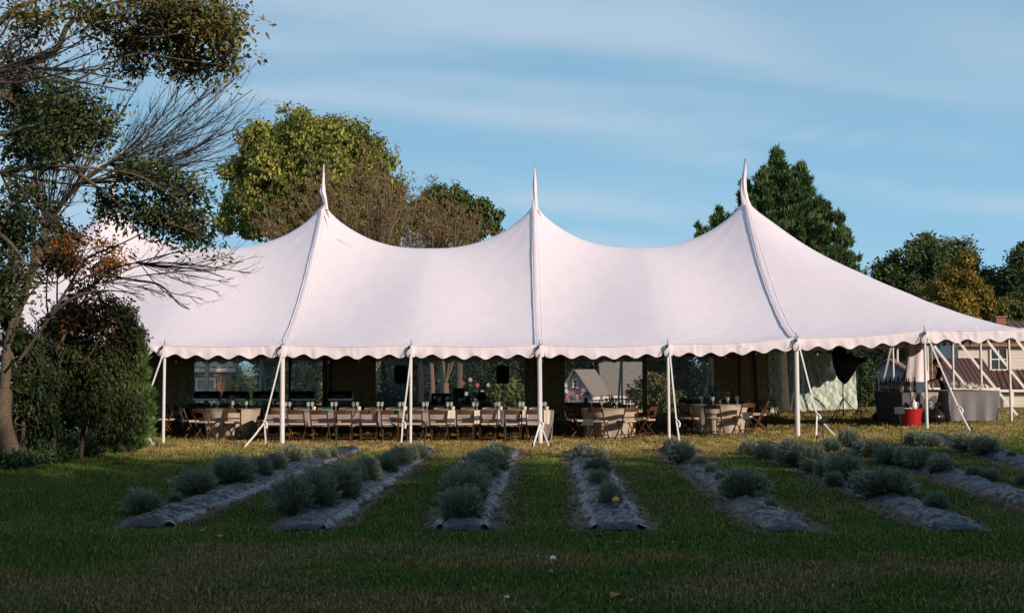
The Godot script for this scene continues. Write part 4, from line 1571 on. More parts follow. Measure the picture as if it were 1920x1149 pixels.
			bush.rotation.y = rng.randf_range(0, TAU)
			put("woody_stalks", stalks[kind], stalk_m, bush)
			tag(bush, "grey-green lavender bush, %s from the front in the %s" % [ORD[q], row_words[k]], "lavender bush", "lavender bushes in the beds")

# ---------------------------------------------------------------- trees and shrubs at the left edge
func world_pts(list: Array, d: float, rng: RandomNumberGenerator, spread := 0.0) -> Array:
	var out := []
	for p in list:
		out.append(at(p[0], p[1], d + (p[2] if p.size() > 2 else 0.0) + rng.randf_range(-spread, spread)))
	return out

func make_near_trees() -> void:
	var rng := RandomNumberGenerator.new()
	rng.seed = 404
	var bark := mat("oak_bark", Color(0.17, 0.13, 0.095), 0.95, 0.0, 0.5, 4.0)
	var bark2 := mat("twig_bark", Color(0.085, 0.066, 0.052), 0.95, 0.0, 0.4, 4.0)
	var lm := leaf_mat("tree_leaves", 0.45)
	var leaf := leaf_clump(8, 0.15, 0.108, 0.046, 21, 0.5, 0.9)
	# --- the leafy oak reaching in from the left
	var d := 20.5
	var foot := ground_at(-9.2, 21.0)
	var o := thing("oak_tree", foot)
	tag(o, "near oak tree on the left with dark and olive leaves over pale spreading limbs", "tree")
	var trunk := MB.new()
	trunk.tube(curve([foot - foot - Vector3(0, 0.2, 0), Vector3(0.1, 2.0, 0.2), at(-40, 420, d) - foot, at(-60, 200, d) - foot, at(-70, 20, d) - foot], 6), 0.24, 0.12, 10)
	obj("trunk", trunk, bark, o)
	var limb_list := [
		[[[-62, 215], [0, 178], [28, 155], [45, 125], [75, 108], [105, 92], [126, 48], [150, 33], [200, 28], [270, 40], [340, 60]], 0.085, 0.02],
		[[[-66, 90], [0, 40], [25, 18], [60, 2], [110, -20]], 0.07, 0.03],
		[[[45, 125], [90, 150], [140, 150], [200, 120], [260, 100], [330, 110], [400, 120]], 0.03, 0.008],
		[[[-50, 330], [0, 322], [55, 311], [130, 312], [200, 318], [260, 330], [320, 365], [370, 400]], 0.035, 0.010],
		[[[-60, 260], [10, 250], [60, 235], [120, 225], [190, 235]], 0.045, 0.012],
		[[[0, 178], [40, 200], [80, 215], [130, 225]], 0.03, 0.010],
		[[[126, 48], [170, 20], [240, 0], [330, 10], [420, 30]], 0.03, 0.008],
		[[[150, 33], [210, 60], [280, 70], [360, 60], [440, 66]], 0.03, 0.008],
		[[[130, 312], [180, 350], [230, 385], [290, 410], [350, 430]], 0.035, 0.010],
		[[[-45, 420], [0, 440], [30, 470], [50, 500]], 0.05, 0.015]]
	var limbs := MB.new()
	var paths := []
	for l in limb_list:
		var dz := rng.randf_range(-0.9, 0.9)
		var pts := []
		for q in l[0].size():
			pts.append(at(l[0][q][0], l[0][q][1], d + dz * minf(1.0, q / 3.0) + rng.randf_range(-0.15, 0.15)) - foot)
		var path := curve(pts, 5)
		limbs.tube(path, l[1], l[2], 7, false)
		paths.append(path)
	var olive := [Color(0.045, 0.065, 0.016), Color(0.085, 0.10, 0.028), Color(0.15, 0.135, 0.04), Color(0.22, 0.11, 0.04)]
	var deep := [Color(0.016, 0.032, 0.012), Color(0.035, 0.055, 0.018), Color(0.09, 0.10, 0.03)]
	var xf := []
	var cs := []
	for b in [[330, 40, 105, 42, 300, 0], [255, 78, 60, 42, 130, 0], [395, 38, 58, 34, 150, 0], [350, 105, 72, 38, 170, 0], [432, 62, 34, 24, 55, 0], [300, 8, 110, 24, 140, 0], [240, 125, 45, 30, 45, 0], [410, 115, 36, 24, 45, 0],
			[60, 40, 75, 34, 85, 0], [170, 22, 70, 24, 90, 0], [20, 110, 35, 40, 40, 0],
			[55, 205, 62, 40, 190, 1], [135, 215, 62, 48, 230, 1], [50, 268, 60, 36, 170, 1], [185, 245, 32, 34, 80, 1], [110, 272, 50, 26, 110, 1], [20, 180, 30, 50, 80, 1],
			[250, 322, 62, 22, 95, 1], [328, 362, 52, 36, 130, 1], [285, 405, 62, 34, 140, 1], [352, 412, 42, 38, 110, 1], [200, 385, 46, 28, 60, 1], [375, 435, 22, 26, 35, 1],
			[25, 440, 42, 60, 210, 1], [12, 520, 40, 50, 190, 1], [50, 380, 50, 40, 60, 1]]:
		var c := at(b[0], b[1], d + rng.randf_range(-0.7, 0.7)) - foot
		var m := d / F
		# twigs from the nearest limb point to leaf spots, leaves gathered at twig ends
		var best := Vector3.ZERO
		var bd := 1e9
		for path in paths:
			for p in path:
				if p.distance_to(c) < bd:
					bd = p.distance_to(c)
					best = p
		var nt := int(b[4]) / 6 + 4
		for k in nt:
			var e := c + rnd_unit(rng) * Vector3(b[2] * m, b[3] * m, b[2] * m * 0.8) * pow(rng.randf(), 0.6) * rng.randf_range(0.6, 1.5)
			var s := best.lerp(c, rng.randf_range(0.0, 0.75))
			limbs.tube(curve([s, s.lerp(e, 0.5) + rnd_unit(rng) * 0.12, e], 3), 0.013, 0.005, 4, false)
			for q in 6:
				var p := e + rnd_unit(rng) * 0.25 * rng.randf_range(0.2, 1.4) * (2.2 if rng.randf() < 0.15 else 1.0)
				xf.append(Transform3D(Basis(rnd_unit(rng), rng.randf_range(0, TAU)) * rng.randf_range(0.5, 1.4), p))
				var pal: Array = olive if b[5] == 0 else deep
				var t := pow(rng.randf(), 1.3) * (pal.size() - 1.001)
				cs.append(pal[int(t)].lerp(pal[int(t) + 1], t - floorf(t)) * rng.randf_range(0.8, 1.2))
	obj("limbs", limbs, bark, o)
	scatter("crown", leaf, lm, o, xf, cs)
	# the tangle of thin boughs inside the crown
	for s in [[[-66, 150], [[40, 60], [90, 30], [130, 90], [70, 130], [160, 60], [200, 90], [30, 20], [110, 150], [180, 130], [60, 90], [220, 40], [150, 10]]], [[45, 125], [[120, 180], [190, 190], [90, 190], [230, 150], [160, 160], [260, 180], [140, 130], [210, 120]]], [[0, 322], [[80, 350], [130, 380], [60, 290], [150, 290], [180, 330], [40, 400], [100, 420], [220, 350]]]]:
		var tangle := []
		for e in s[1]:
			tangle.append(at(e[0] + rng.randf_range(-14, 14), e[1] + rng.randf_range(-10, 10), d + rng.randf_range(-1.0, 1.0)) - foot)
		twiggy(o, "twigs", bark2, at(s[0][0], s[0][1], d) - foot, tangle, int(s[0][1]), 0.026, 8, 0.007, 0.08)

	# --- leafless tree with a fan of long curving twigs
	d = 22.0
	foot = ground_at(-8.85, 22.2)
	o = thing("bare_tree", foot)
	tag(o, "leafless tree with a fan of long thin twigs reaching right over the tent", "tree")
	trunk = MB.new()
	for path in [[[6, 800], [9, 720], [14, 650], [35, 575], [60, 505], [82, 443], [95, 410], [120, 375], [160, 335], [205, 305]], [[14, 650], [30, 690, 0.0]], [[60, 505], [62, 440], [70, 380], [72, 330], [88, 250]]]:
		trunk.tube(curve(world_pts(path, d, rng).map(func(p): return p - foot), 5), 0.10 if path.size() > 6 else 0.05, 0.03 if path.size() > 6 else 0.012, 8)
	trunk.tube(curve([Vector3(0, -0.2, 0), at(6, 800, d) - foot, at(9, 730, d) - foot], 3), 0.17, 0.13, 8)
	obj("trunk", trunk, bark, o)
	var fan_ends := []
	for e in [[452, 135], [462, 165], [455, 200], [470, 215], [450, 240], [462, 262], [445, 285], [420, 305], [400, 150], [380, 130], [425, 180], [350, 150], [310, 160], [410, 235], [390, 210], [375, 260], [440, 150], [400, 280], [330, 200], [360, 300], [420, 260], [300, 215], [395, 330], [430, 222]]:
		fan_ends.append(at(e[0] + rng.randf_range(-12, 12), e[1] + rng.randf_range(-8, 8), d + rng.randf_range(-1.2, 1.2)) - foot)
	twiggy(o, "twigs", bark2, at(150, 345, d) - foot, fan_ends.slice(0, 12), 71, 0.016, 16, 0.005, 0.2)
	twiggy(o, "twigs", bark2, at(200, 308, d) - foot, fan_ends.slice(12), 72, 0.014, 16, 0.005, 0.16)
	var up_ends := []
	for e in [[30, 330], [60, 300], [100, 240], [130, 180], [180, 170], [160, 110], [220, 190], [250, 160], [110, 130], [60, 180], [20, 240], [190, 250], [230, 240], [140, 260], [40, 130], [90, 90]]:
		up_ends.append(at(e[0] + rng.randf_range(-10, 10), e[1], d + rng.randf_range(-1, 1)) - foot)
	twiggy(o, "twigs", bark2, at(90, 425, d) - foot, up_ends, 73, 0.017, 12, 0.0055, 0.05)
	# low boughs stretching over the tent roof
	var low := MB.new()
	for path in [[[35, 675], [58, 644], [95, 590], [126, 543], [174, 513], [255, 492], [320, 475], [350, 470]], [[95, 590], [130, 562], [165, 548], [210, 545], [270, 553]], [[126, 543], [150, 500], [170, 480], [230, 455], [290, 425]], [[174, 513], [250, 525], [300, 535], [335, 570], [355, 580]], [[255, 492], [310, 500], [370, 505], [420, 520]], [[20, 640], [30, 600], [60, 545], [110, 500], [140, 470]]]:
		low.tube(curve(world_pts(path, d - 0.5, rng, 0.2).map(func(p): return p - foot), 5), 0.028, 0.008, 7, false)
	obj("low_boughs", low, bark2, o)
	var low_ends := []
	for e in [[470, 512], [440, 475], [410, 548], [352, 578], [430, 530], [395, 500], [455, 490], [340, 468], [380, 560], [310, 555], [420, 505], [270, 560]]:
		low_ends.append(at(e[0], e[1], d - 0.5 + rng.randf_range(-0.5, 0.5)) - foot)
	twiggy(o, "twigs", bark2, at(262, 494, d - 0.5) - foot, low_ends.slice(0, 7), 74, 0.010, 7, 0.0055, 0.06)
	twiggy(o, "twigs", bark2, at(190, 528, d - 0.5) - foot, low_ends.slice(7), 75, 0.011, 7, 0.0055, -0.05)

	# --- small tree with red and orange leaves
	d = 23.5
	foot = ground_at((95.0 - 960.0) / F * d, d)
	var red := [Color(0.035, 0.05, 0.014), Color(0.06, 0.05, 0.015), Color(0.16, 0.075, 0.022), Color(0.30, 0.105, 0.028), Color(0.30, 0.17, 0.05)]
	o = lobed_tree("autumn_tree", foot, lobes_at(foot, d, [[150, 470, 85, 48], [110, 445, 60, 36], [195, 500, 40, 26], [165, 545, 46, 22, 0.2], [90, 500, 50, 40], [140, 600, 70, 34, 0.2], [200, 590, 50, 32]]), 460, leaf, lm, red, bark2, 81, 0.05, 0.40, 1.2, 18)
	tag(o, "small autumn tree with rusty red leaves among the shrubs on the left", "tree")
	# --- dense evergreen shrubs below
	d = 24.0
	var dark := [Color(0.012, 0.026, 0.010), Color(0.024, 0.044, 0.015), Color(0.045, 0.066, 0.02), Color(0.10, 0.09, 0.028)]
	var shrub_leaf := leaf_clump(14, 0.17, 0.10, 0.045, 23, 0.6, 0.9)
	for s in [[150.0, 24.0, [[150, 640, 75, 55], [110, 700, 80, 60], [200, 690, 60, 60], [150, 760, 105, 62], [80, 790, 70, 50], [220, 620, 46, 40], [195, 770, 60, 55], [225, 590, 40, 26], [250, 640, 26, 30], [120, 590, 46, 30]], 2900, "broad dark rhododendron-like shrub filling the left edge beside the tent"], [35.0, 22.4, [[55, 640, 40, 55], [50, 720, 45, 55], [55, 800, 55, 45], [10, 590, 30, 30]], 900, "dark leafy shrub around the bare tree's trunk at the left edge"]]:
		foot = ground_at((s[0] - 960.0) / F * s[1], s[1])
		o = lobed_tree("evergreen_shrub", foot, lobes_at(foot, s[1], s[2]), s[3], shrub_leaf, lm, dark, bark2, int(s[0]), 0.05, 0.40, 1.0, 16)
		tag(o, s[4], "shrub")
	# --- feathery cedar at the tent's corner
	d = 25.6
	foot = ground_at((243.0 - 960.0) / F * d, d)
	o = thing("cedar_shrub", foot)
	tag(o, "feathery bright green cedar shrub beside the tent's left front corner", "shrub")
	var sp := MB.new()
	for k in 16:
		var a := rng.randf_range(0, TAU)
		var tilt := rng.randf_range(0.1, 0.7)
		var dir := Vector3(cos(a) * sin(tilt), cos(tilt), sin(a) * sin(tilt))
		var side := dir.cross(rnd_unit(rng)).normalized() * 0.009
		var l := rng.randf_range(0.10, 0.22)
		var nn := side.cross(dir).normalized()
		var tone := rng.randf_range(0.7, 1.3)
		sp.col = Color(tone, tone, tone)
		var q := [sp.vert(Vector3.ZERO, nn), sp.vert(dir * l * 0.5 + side, nn), sp.vert(dir * l, nn), sp.vert(dir * l * 0.5 - side, nn)]
		sp.face(q[0], q[1], q[2]); sp.face(q[0], q[2], q[3])
	xf = []
	cs = []
	var stems := MB.new()
	var top := at(248, 632, d) - foot
	for k in 150:
		var f := pow(rng.randf(), 0.8)
		var a := rng.randf_range(0, TAU)
		var rad := lerpf(0.06, 0.42, sin(clampf(f * 1.25, 0.0, 1.0) * PI * 0.62)) * rng.randf_range(0.6, 1.15)
		var c := Vector3(top.x * (1.0 - f), lerpf(top.y, 0.1, f), 0)
		var tip := c + Vector3(cos(a) * rad, rad * rng.randf_range(0.3, 0.9), sin(a) * rad)
		stems.tube(PackedVector3Array([Vector3(c.x, maxf(0.0, c.y - 0.15), 0), tip]), 0.010, 0.004, 4, false)
		for q in 22:
			var p := c.lerp(tip, rng.randf_range(0.3, 1.05)) + rnd_unit(rng) * 0.08
			var up := (Vector3.UP + (tip - c).normalized() * 0.8 + rnd_unit(rng) * 0.3).normalized()
			var sx := up.cross(rnd_unit(rng)).normalized()
			xf.append(Transform3D(Basis(sx, up, sx.cross(up)) * rng.randf_range(0.7, 1.2), p))
			cs.append(Color(0.03, 0.072, 0.018).lerp(Color(0.095, 0.15, 0.038), pow(rng.randf(), 1.2)))
	obj("stems", stems, bark2, o)
	scatter("foliage", sp.mesh(), leaf_mat("needles", 0.2, 0.6), o, xf, cs)
	# --- low leafy ground cover at their feet
	xf = []
	cs = []
	for k in 2600:
		var px := rng.randf_range(-60, 215)
		var py := lerpf(828.0, 885.0 - maxf(0.0, px - 40.0) * 0.2, rng.randf())
		var p := onground(px, py)
		p.y += rng.randf_range(0.02, 0.26) * smoothstep(215.0, 150.0, px)
		xf.append(Transform3D(Basis(Vector3.UP, rng.randf_range(0, TAU)) * rng.randf_range(0.6, 1.1), p))
		cs.append(Color(0.035, 0.07, 0.025).lerp(Color(0.09, 0.12, 0.05), rng.randf()))
	tag(scatter("ivy_undergrowth", leaf_clump(10, 0.12, 0.11, 0.06, 24, -0.3, 0.6), lm, null, xf, cs), "low ivy-like ground cover at the foot of the shrubs on the left", "ground cover", "", "stuff")

# ---------------------------------------------------------------- tables and chairs
# a cloth over a table top: outline (counter-clockwise, metres), top height, how far it hangs
func drape(mb: MB, outline: Array, high: float, low: float, flare: float, amp: float, salt: float) -> void:
	var pts := []
	var m := outline.size()
	for k in m:
		var a: Vector2 = outline[k]
		var b: Vector2 = outline[(k + 1) % m]
		var n := maxi(1, int(a.distance_to(b) / 0.045))
		for q in n:
			pts.append(a.lerp(b, float(q) / n))
	var w := pts.size()
	var rows := []
	for j in 10:
		var f := j / 9.0
		var t := maxf(0.0, (j - 1) / 8.0)
		var r := PackedVector3Array()
		for k in w:
			var l: Vector2 = pts[(k - 1 + w) % w]
			var e: Vector2 = pts[(k + 1) % w]
			var nn := Vector2(e.y - l.y, l.x - e.x).normalized()
			var s := k * 0.045
			var fold := amp * pow(t, 0.7) * (0.75 * sin(s * 17.0 + 2.4 * fold_noise.get_noise_2d(s * 0.8, salt)) + 0.8 * fold_noise.get_noise_2d(s * 2.6, salt + 4.0))
			var p: Vector2 = pts[k] + nn * (flare * t + fold + (0.008 if j > 0 else -0.002))
			r.append(Vector3(p.x, lerpf(high - (0.012 if j == 1 else 0.0), low + 0.012 * fold_noise.get_noise_2d(s * 2.0, salt + 8.0), t) if j > 0 else high, -p.y if false else p.y))
		rows.append(r)
	mb.grid(rows, true)
	mb.fan(rows[0], Vector3.UP)

func rect(w: float, deep: float) -> Array:
	return [Vector2(-w / 2, -deep / 2), Vector2(-w / 2, deep / 2), Vector2(w / 2, deep / 2), Vector2(w / 2, -deep / 2)]

func circle(r: float) -> Array:
	var a := []
	for k in 40:
		a.append(Vector2(cos(-TAU * k / 40.0), sin(-TAU * k / 40.0)) * r)
	return a

var chair0: Node3D
var chair_used := false

# a wooden folding chair; its sitter would face +z
func make_chair() -> Node3D:
	var wood := mat("chair_wood", Color(0.115, 0.042, 0.019), 0.42, 0.0, 0.35, 5.0)
	var pad := mat("seat_pad", Color(0.55, 0.48, 0.38), 0.8, 0.0, 0.1, 4.0)
	var t := thing("folding_chair", Vector3.ZERO)
	var mb: MB
	for s in [-1.0, 1.0]:
		mb = MB.new()
		mb.tube(curve([Vector3(s * 0.205, 0.78, -0.235), Vector3(s * 0.205, 0.45, -0.11), Vector3(s * 0.205, 0.0, 0.19)], 4), 0.018, 0.017, 6)
		obj("back_leg", mb, wood, t)
		mb = MB.new()
		mb.tube(PackedVector3Array([Vector3(s * 0.172, 0.43, 0.17), Vector3(s * 0.172, 0.0, -0.23)]), 0.016, 0.016, 6)
		obj("front_leg", mb, wood, t)
	mb = MB.new()
	mb.box(Vector3(0, 0.425, 0.0), Vector3(0.38, 0.022, 0.38), Basis(), 0.006)
	obj("seat_frame", mb, wood, t)
	mb = MB.new()
	mb.box(Vector3(0, 0.45, 0.0), Vector3(0.36, 0.035, 0.36), Basis(), 0.014)
	obj("seat_pad", mb, pad, t)
	for q in [[0.735, 0.095, -0.218], [0.545, 0.028, -0.15]]:
		mb = MB.new()
		var rows := [PackedVector3Array(), PackedVector3Array(), PackedVector3Array(), PackedVector3Array(), PackedVector3Array()]
		for k in 9:
			var x := lerpf(-0.2, 0.2, k / 8.0)
			var z: float = q[2] - 0.035 * (1.0 - pow(x / 0.2, 2.0))
			var h: float = q[1] * 0.5
			var crown := 0.018 * (1.0 - pow(x / 0.2, 2.0)) * (1.0 if q[1] > 0.08 else 0.3)
			rows[0].append(Vector3(x, q[0] + h + crown, z - 0.008)); rows[1].append(Vector3(x, q[0] + h + crown, z + 0.008))
			rows[2].append(Vector3(x, q[0] - h, z + 0.014)); rows[3].append(Vector3(x, q[0] - h, z - 0.002)); rows[4].append(Vector3(x, q[0] + h + crown, z - 0.008))
		mb.grid(rows)
		obj("back_slat", mb, wood, t)
	for q in [[Vector3(-0.172, 0.12, -0.118), Vector3(0.172, 0.12, -0.118)], [Vector3(-0.205, 0.10, 0.123), Vector3(0.205, 0.10, 0.123)]]:
		mb = MB.new()
		mb.bar(q[0], q[1], 0.012, 6)
		obj("rung", mb, wood, t)
	tag(t, "wooden folding chair", "chair")
	return t

func chair(x: float, d: float, turn: float, label: String, group: String) -> void:
	if chair0 == null:
		chair0 = make_chair()
	var p := ground_at(x, d)
	if not chair_used:
		chair_used = true
		chair0.position = p
		chair0.rotation.y = turn
		chair0.set_meta("label", label)
		chair0.set_meta("group", group)
	else:
		dup(chair0, p, turn, label, group)

var protos := {}

# one small table thing: built once per kind, then copied
func setting(kind: String, p: Vector3, turn: float, label: String, group: String) -> void:
	var cat := {"wine_glass": "glass", "dinner_plate": "plate", "table_napkin": "napkin", "hanging_napkin": "napkin", "votive_cup": "candle", "flower_vase": "vase"}
	if protos.has(kind):
		dup(protos[kind], p, turn, label, group)
		return
	var o := thing(kind, p, turn)
	protos[kind] = o
	var mb := MB.new()
	match kind:
		"wine_glass":
			var g := StandardMaterial3D.new()
			g.resource_name = "drinking_glass"
			g.transparency = BaseMaterial3D.TRANSPARENCY_ALPHA
			g.albedo_color = Color(0.9, 0.95, 0.95, 0.22)
			g.roughness = 0.06
			g.cull_mode = BaseMaterial3D.CULL_DISABLED
			mb.lathe(Vector3.ZERO, [Vector2(0.036, 0), Vector2(0.030, 0.006), Vector2(0.006, 0.012), Vector2(0.005, 0.085)], 10)
			obj("stem", mb, g, o)
			mb = MB.new()
			mb.lathe(Vector3.ZERO, [Vector2(0.005, 0.085), Vector2(0.030, 0.105), Vector2(0.041, 0.14), Vector2(0.036, 0.20)], 10)
			obj("bowl", mb, g, o)
			mb = MB.new()
			mb.lathe(Vector3.ZERO, [Vector2(0.036, 0.198), Vector2(0.038, 0.202), Vector2(0.034, 0.203)], 10)
			obj("rim", mb, mat("glass_rim", Color(0.6, 0.62, 0.62), 0.2, 0.3, 0.0), o)
		"dinner_plate":
			mb.lathe(Vector3.ZERO, [Vector2(0.0, 0.012), Vector2(0.085, 0.012), Vector2(0.10, 0.02), Vector2(0.135, 0.026), Vector2(0.137, 0.022), Vector2(0.09, 0.0), Vector2(0.0, 0.0)], 20)
			obj("plate", mb, mat("white_china", Color(0.7, 0.7, 0.68), 0.25, 0.0, 0.05, 6.0), o)
		"table_napkin":
			mb.box(Vector3(0, 0.013, 0), Vector3(0.30, 0.022, 0.13), Basis(), 0.008)
			mb.box(Vector3(0.01, 0.030, 0.01), Vector3(0.27, 0.012, 0.11), Basis(Vector3.UP, 0.06), 0.005)
			obj("cloth", mb, mat("teal_cloth", Color(0.03, 0.36, 0.33), 0.85, 0.0, 0.15, 6.0), o)
		"hanging_napkin":
			var rows := []
			for j in 9:
				var f := j / 8.0
				var r := PackedVector3Array()
				for k in 9:
					var x := lerpf(-0.085, 0.085, k / 8.0) * (1.0 + 0.1 * f)
					var hang := maxf(0.0, f - 0.25) / 0.75
					r.append(Vector3(x + 0.01 * sin(f * 5.0), 0.012 - hang * 0.33, lerpf(-0.12, 0.02, minf(1.0, f / 0.25)) + 0.02 * hang + 0.012 * sin(x * 60.0) * hang))
				rows.append(r)
			mb.grid(rows)
			obj("cloth", mb, mat("white_linen", Color(0.62, 0.58, 0.53), 0.85, 0.0, 0.1, 5.0), o)
		"votive_cup":
			mb.lathe(Vector3.ZERO, [Vector2(0, 0), Vector2(0.035, 0), Vector2(0.042, 0.09), Vector2(0.038, 0.09), Vector2(0.03, 0.05), Vector2(0, 0.05)], 12)
			obj("cup", mb, mat("frosted_cup", Color(0.68, 0.66, 0.6), 0.35, 0.0, 0.05, 5.0), o)
		"flower_vase":
			mb.lathe(Vector3.ZERO, [Vector2(0, 0), Vector2(0.05, 0), Vector2(0.06, 0.07), Vector2(0.035, 0.15), Vector2(0.04, 0.17)], 12)
			obj("vase", mb, mat("dark_vase", Color(0.05, 0.05, 0.05), 0.3, 0.0, 0.1, 5.0), o)
			obj("sprigs", twig_bunch(), leaf_mat("tree_leaves", 0.45), o)
	tag(o, label, cat[kind], group)

func twig_bunch() -> MB:
	var rng := RandomNumberGenerator.new()
	rng.seed = 8
	var mb := MB.new()
	for k in 60:
		mb.col = [Color(0.05, 0.09, 0.03), Color(0.09, 0.12, 0.05), Color(0.5, 0.48, 0.4)][k % 3]
		var d := (rnd_unit(rng) + Vector3(0, 0.6, 0)).normalized()
		var b := Vector3(0, 0.2, 0) + d * rng.randf_range(0.02, 0.12)
		var s := d.cross(rnd_unit(rng)).normalized() * 0.016
		mb.quad(b, b + d * 0.03 + s, b + d * 0.07, b + d * 0.03 - s, d + Vector3.UP)
	return mb

func table(called: String, c: Vector3, turn: float, outline: Array, low: float, flare: float, amp: float, m: Material, label: String, salt: float, high := 0.75, group := "") -> Node3D:
	var t := thing(called, c, turn)
	var top := MB.new()
	var ring := PackedVector3Array()
	for p in outline:
		ring.append(Vector3(p.x * 0.985, high - 0.012, p.y * 0.985))
	top.fan(ring, Vector3.UP)
	var under := PackedVector3Array()
	for p in ring: under.append(p - Vector3(0, 0.025, 0))
	top.fan(under, Vector3.DOWN)
	top.grid([ring, under], true)
	var board := mat("table_board", Color(0.2, 0.14, 0.09), 0.7, 0.0, 0.3, 2.0)
	obj("tabletop", top, board, t)
	var bx := 0.0
	var bz := 0.0
	for p in outline:
		bx = maxf(bx, absf(p.x)); bz = maxf(bz, absf(p.y))
	for sx in [-1.0, 1.0]:
		for sz in [-1.0, 1.0]:
			var leg := MB.new()
			leg.bar(Vector3(sx * bx * 0.6, 0, sz * bz * 0.6), Vector3(sx * bx * 0.6, high - 0.035, sz * bz * 0.6), 0.016, 6)
			obj("leg", leg, mats["dark_iron"], t)
	tag(t, label, "table", group)
	var cl := thing("tablecloth", c, turn)
	var mb := MB.new()
	drape(mb, outline, high, low, flare, amp, salt)
	obj("cloth", mb, m, cl)
	tag(cl, "cloth over the " + label, "tablecloth", "tablecloths")
	return t

func make_dining() -> void:
	var grey := mat("grey_cloth", Color(0.27, 0.245, 0.25), 0.9, 0.0, 0.12, 3.0)
	var cream := mat("cream_cloth", Color(0.42, 0.365, 0.30), 0.9, 0.0, 0.12, 3.0)
	var black := mat("black_cloth", Color(0.018, 0.018, 0.02), 0.9, 0.0, 0.3, 3.0)
	# --- the long head table along the front, four tables end to end under one run of cloths
	var d := 30.35
	var xl := (500.0 - 960.0) / F * 30.3
	var xr := (1036.0 - 960.0) / F * 30.3
	var quarter := (xr - xl) / 4.0
	for k in 4:
		var x := xl + quarter * (k + 0.5)
		table("banquet_table", ground_at(x, d), 0.0, rect(quarter - 0.012, 0.76), 0.37, 0.03, 0.022, grey, "long grey table, %s of four from the left behind the front chairs" % ORD[k], k * 7.0, 0.75, "tables of the long head table")
	var endc := thing("tablecloth", ground_at(xr - 0.12, d))
	var em := MB.new()
	drape(em, rect(0.30, 0.80), 0.758, 0.02, 0.10, 0.028, 33.0)
	obj("cloth", em, grey, endc)
	tag(endc, "grey cloth falling in folds to the grass at the long table's right end", "tablecloth", "tablecloths")
	var chairs_px := [516, 559, 604, 645, 692, 733, 778, 824, 873, 915, 961, 1003]
	for k in 12:
		var x: float = (chairs_px[k] - 960.0) / F * 29.75
		chair(x, 29.70 + 0.09 * sin(k * 2.3), PI + 0.13 * sin(k * 5.1), "brown folding chair, %s from the left in the front row at the long grey table" % ORD[k], "chairs along the long grey table")
		var g := gh(x, d)
		setting("table_napkin", Vector3(x + 0.02, g + 0.756, -d + 0.25), 0.0, "teal napkin before the %s chair from the left at the long grey table" % ORD[k], "teal napkins on the long grey table")
		setting("dinner_plate", Vector3(x + 0.02, g + 0.756, -d + 0.05), 0.0, "white plate before the %s chair from the left at the long grey table" % ORD[k], "plates on the long grey table")
		for q in 2:
			setting("wine_glass", Vector3(x + 0.18 + q * 0.085, g + 0.756, -d + 0.16 - q * 0.09), 0.0, "%s stemmed glass beside the %s place from the left on the long grey table" % [["taller front", "rear"][q], ORD[k]], "glasses on the long grey table")
		if k % 2 == 1 or k > 8:
			setting("votive_cup", Vector3(x + 0.31, g + 0.756, -d + 0.05), 0.0, "white candle cup right of the %s place from the left on the long table" % ORD[k], "candle cups on the long grey table")
		if k >= 7:
			setting("hanging_napkin", Vector3(x + 0.28, g + 0.758, -d + 0.425), 0.0, "white napkin hanging from the long table right of its %s chair from the left" % ORD[k], "napkins hanging from the long table")
	# a few chairs on its far side
	for k in 12:
		chair((chairs_px[k] - 955.0) / F * 31.1, 31.05, 0.05 * sin(k * 3.0), "folding chair, %s from the left on the far side of the long grey table" % ORD[k], "chairs on the far side of the long table")
	# --- round tables
	var rounds := [[2.55, 32.0, "by the cottage window", [200.0, 245.0, 160.0, 118.0, 290.0, 20.0, 70.0], cream],
		[5.42, 32.0, "nearest the bar", [196.0, 238.0, 155.0, 110.0, 292.0, 30.0, 70.0], cream],
		[-7.25, 31.6, "by the shed window", [205.0, 165.0, 250.0, 110.0, 20.0, 300.0], cream],
		[-10.1, 32.2, "behind the cedar", [190.0, 150.0, 235.0, 90.0], grey],
		[-8.9, 35.6, "in the left rear", [180.0, 230.0, 130.0], grey],
		[-1.6, 34.6, "by the music gear", [180.0, 240.0, 120.0, 40.0, 300.0], grey],
		[2.2, 36.4, "in the rear centre", [200.0, 140.0, 260.0], grey],
		[6.0, 36.6, "in the right rear", [170.0, 230.0, 110.0], grey]]
	for k in rounds.size():
		var r: Array = rounds[k]
		var c := ground_at(r[0], r[1])
		table("round_table", c, 0.0, circle(0.76), 0.03, 0.14, 0.05, r[4], "round table %s" % r[2], k * 5.0 + 40.0, 0.75, "round dining tables")
		for near in [true, false]:
			var spots := []
			for a in r[3]:
				var b := deg_to_rad(a)
				if (cos(b) < 0.0) == near:
					spots.append(Vector2(sin(b), cos(b)) * 1.02)
			spots.sort_custom(func(u, v): return u.x < v.x)
			for q in spots.size():
				var o: Vector2 = spots[q]
				chair(r[0] + o.x, r[1] + o.y, atan2(-o.x, o.y) + 0.2 * sin(q * 4.0 + k), "folding chair, %s from left, %s side of the round table %s" % [ORD[q], "near" if near else "far", r[2]], "chairs around the round tables")
		setting("flower_vase", c + Vector3(0, 0.756, 0), 0.0, "dark vase of sprigs in the middle of the round table %s" % r[2], "vases on the round tables")
		for g in 8:
			var b := TAU * g / 8.0 + 0.3
			setting("wine_glass", c + Vector3(sin(b) * 0.5, 0.756, cos(b) * 0.5), 0.0, "clear stemmed glass, %s, on the round table %s" % [["far right", "right", "near right", "near", "near left", "left", "far left", "far"][g], r[2]], "glasses on the round table %s" % r[2])
	# --- buffet with five black roll-top warmers
	var bx := (515.0 - 960.0) / F * 34.0
	table("buffet_table", ground_at(bx, 34.0), 0.0, rect(4.9, 0.75), 0.03, 0.03, 0.03, black, "long black buffet table under the five food warmers", 90.0)
	var wp: Node3D = null
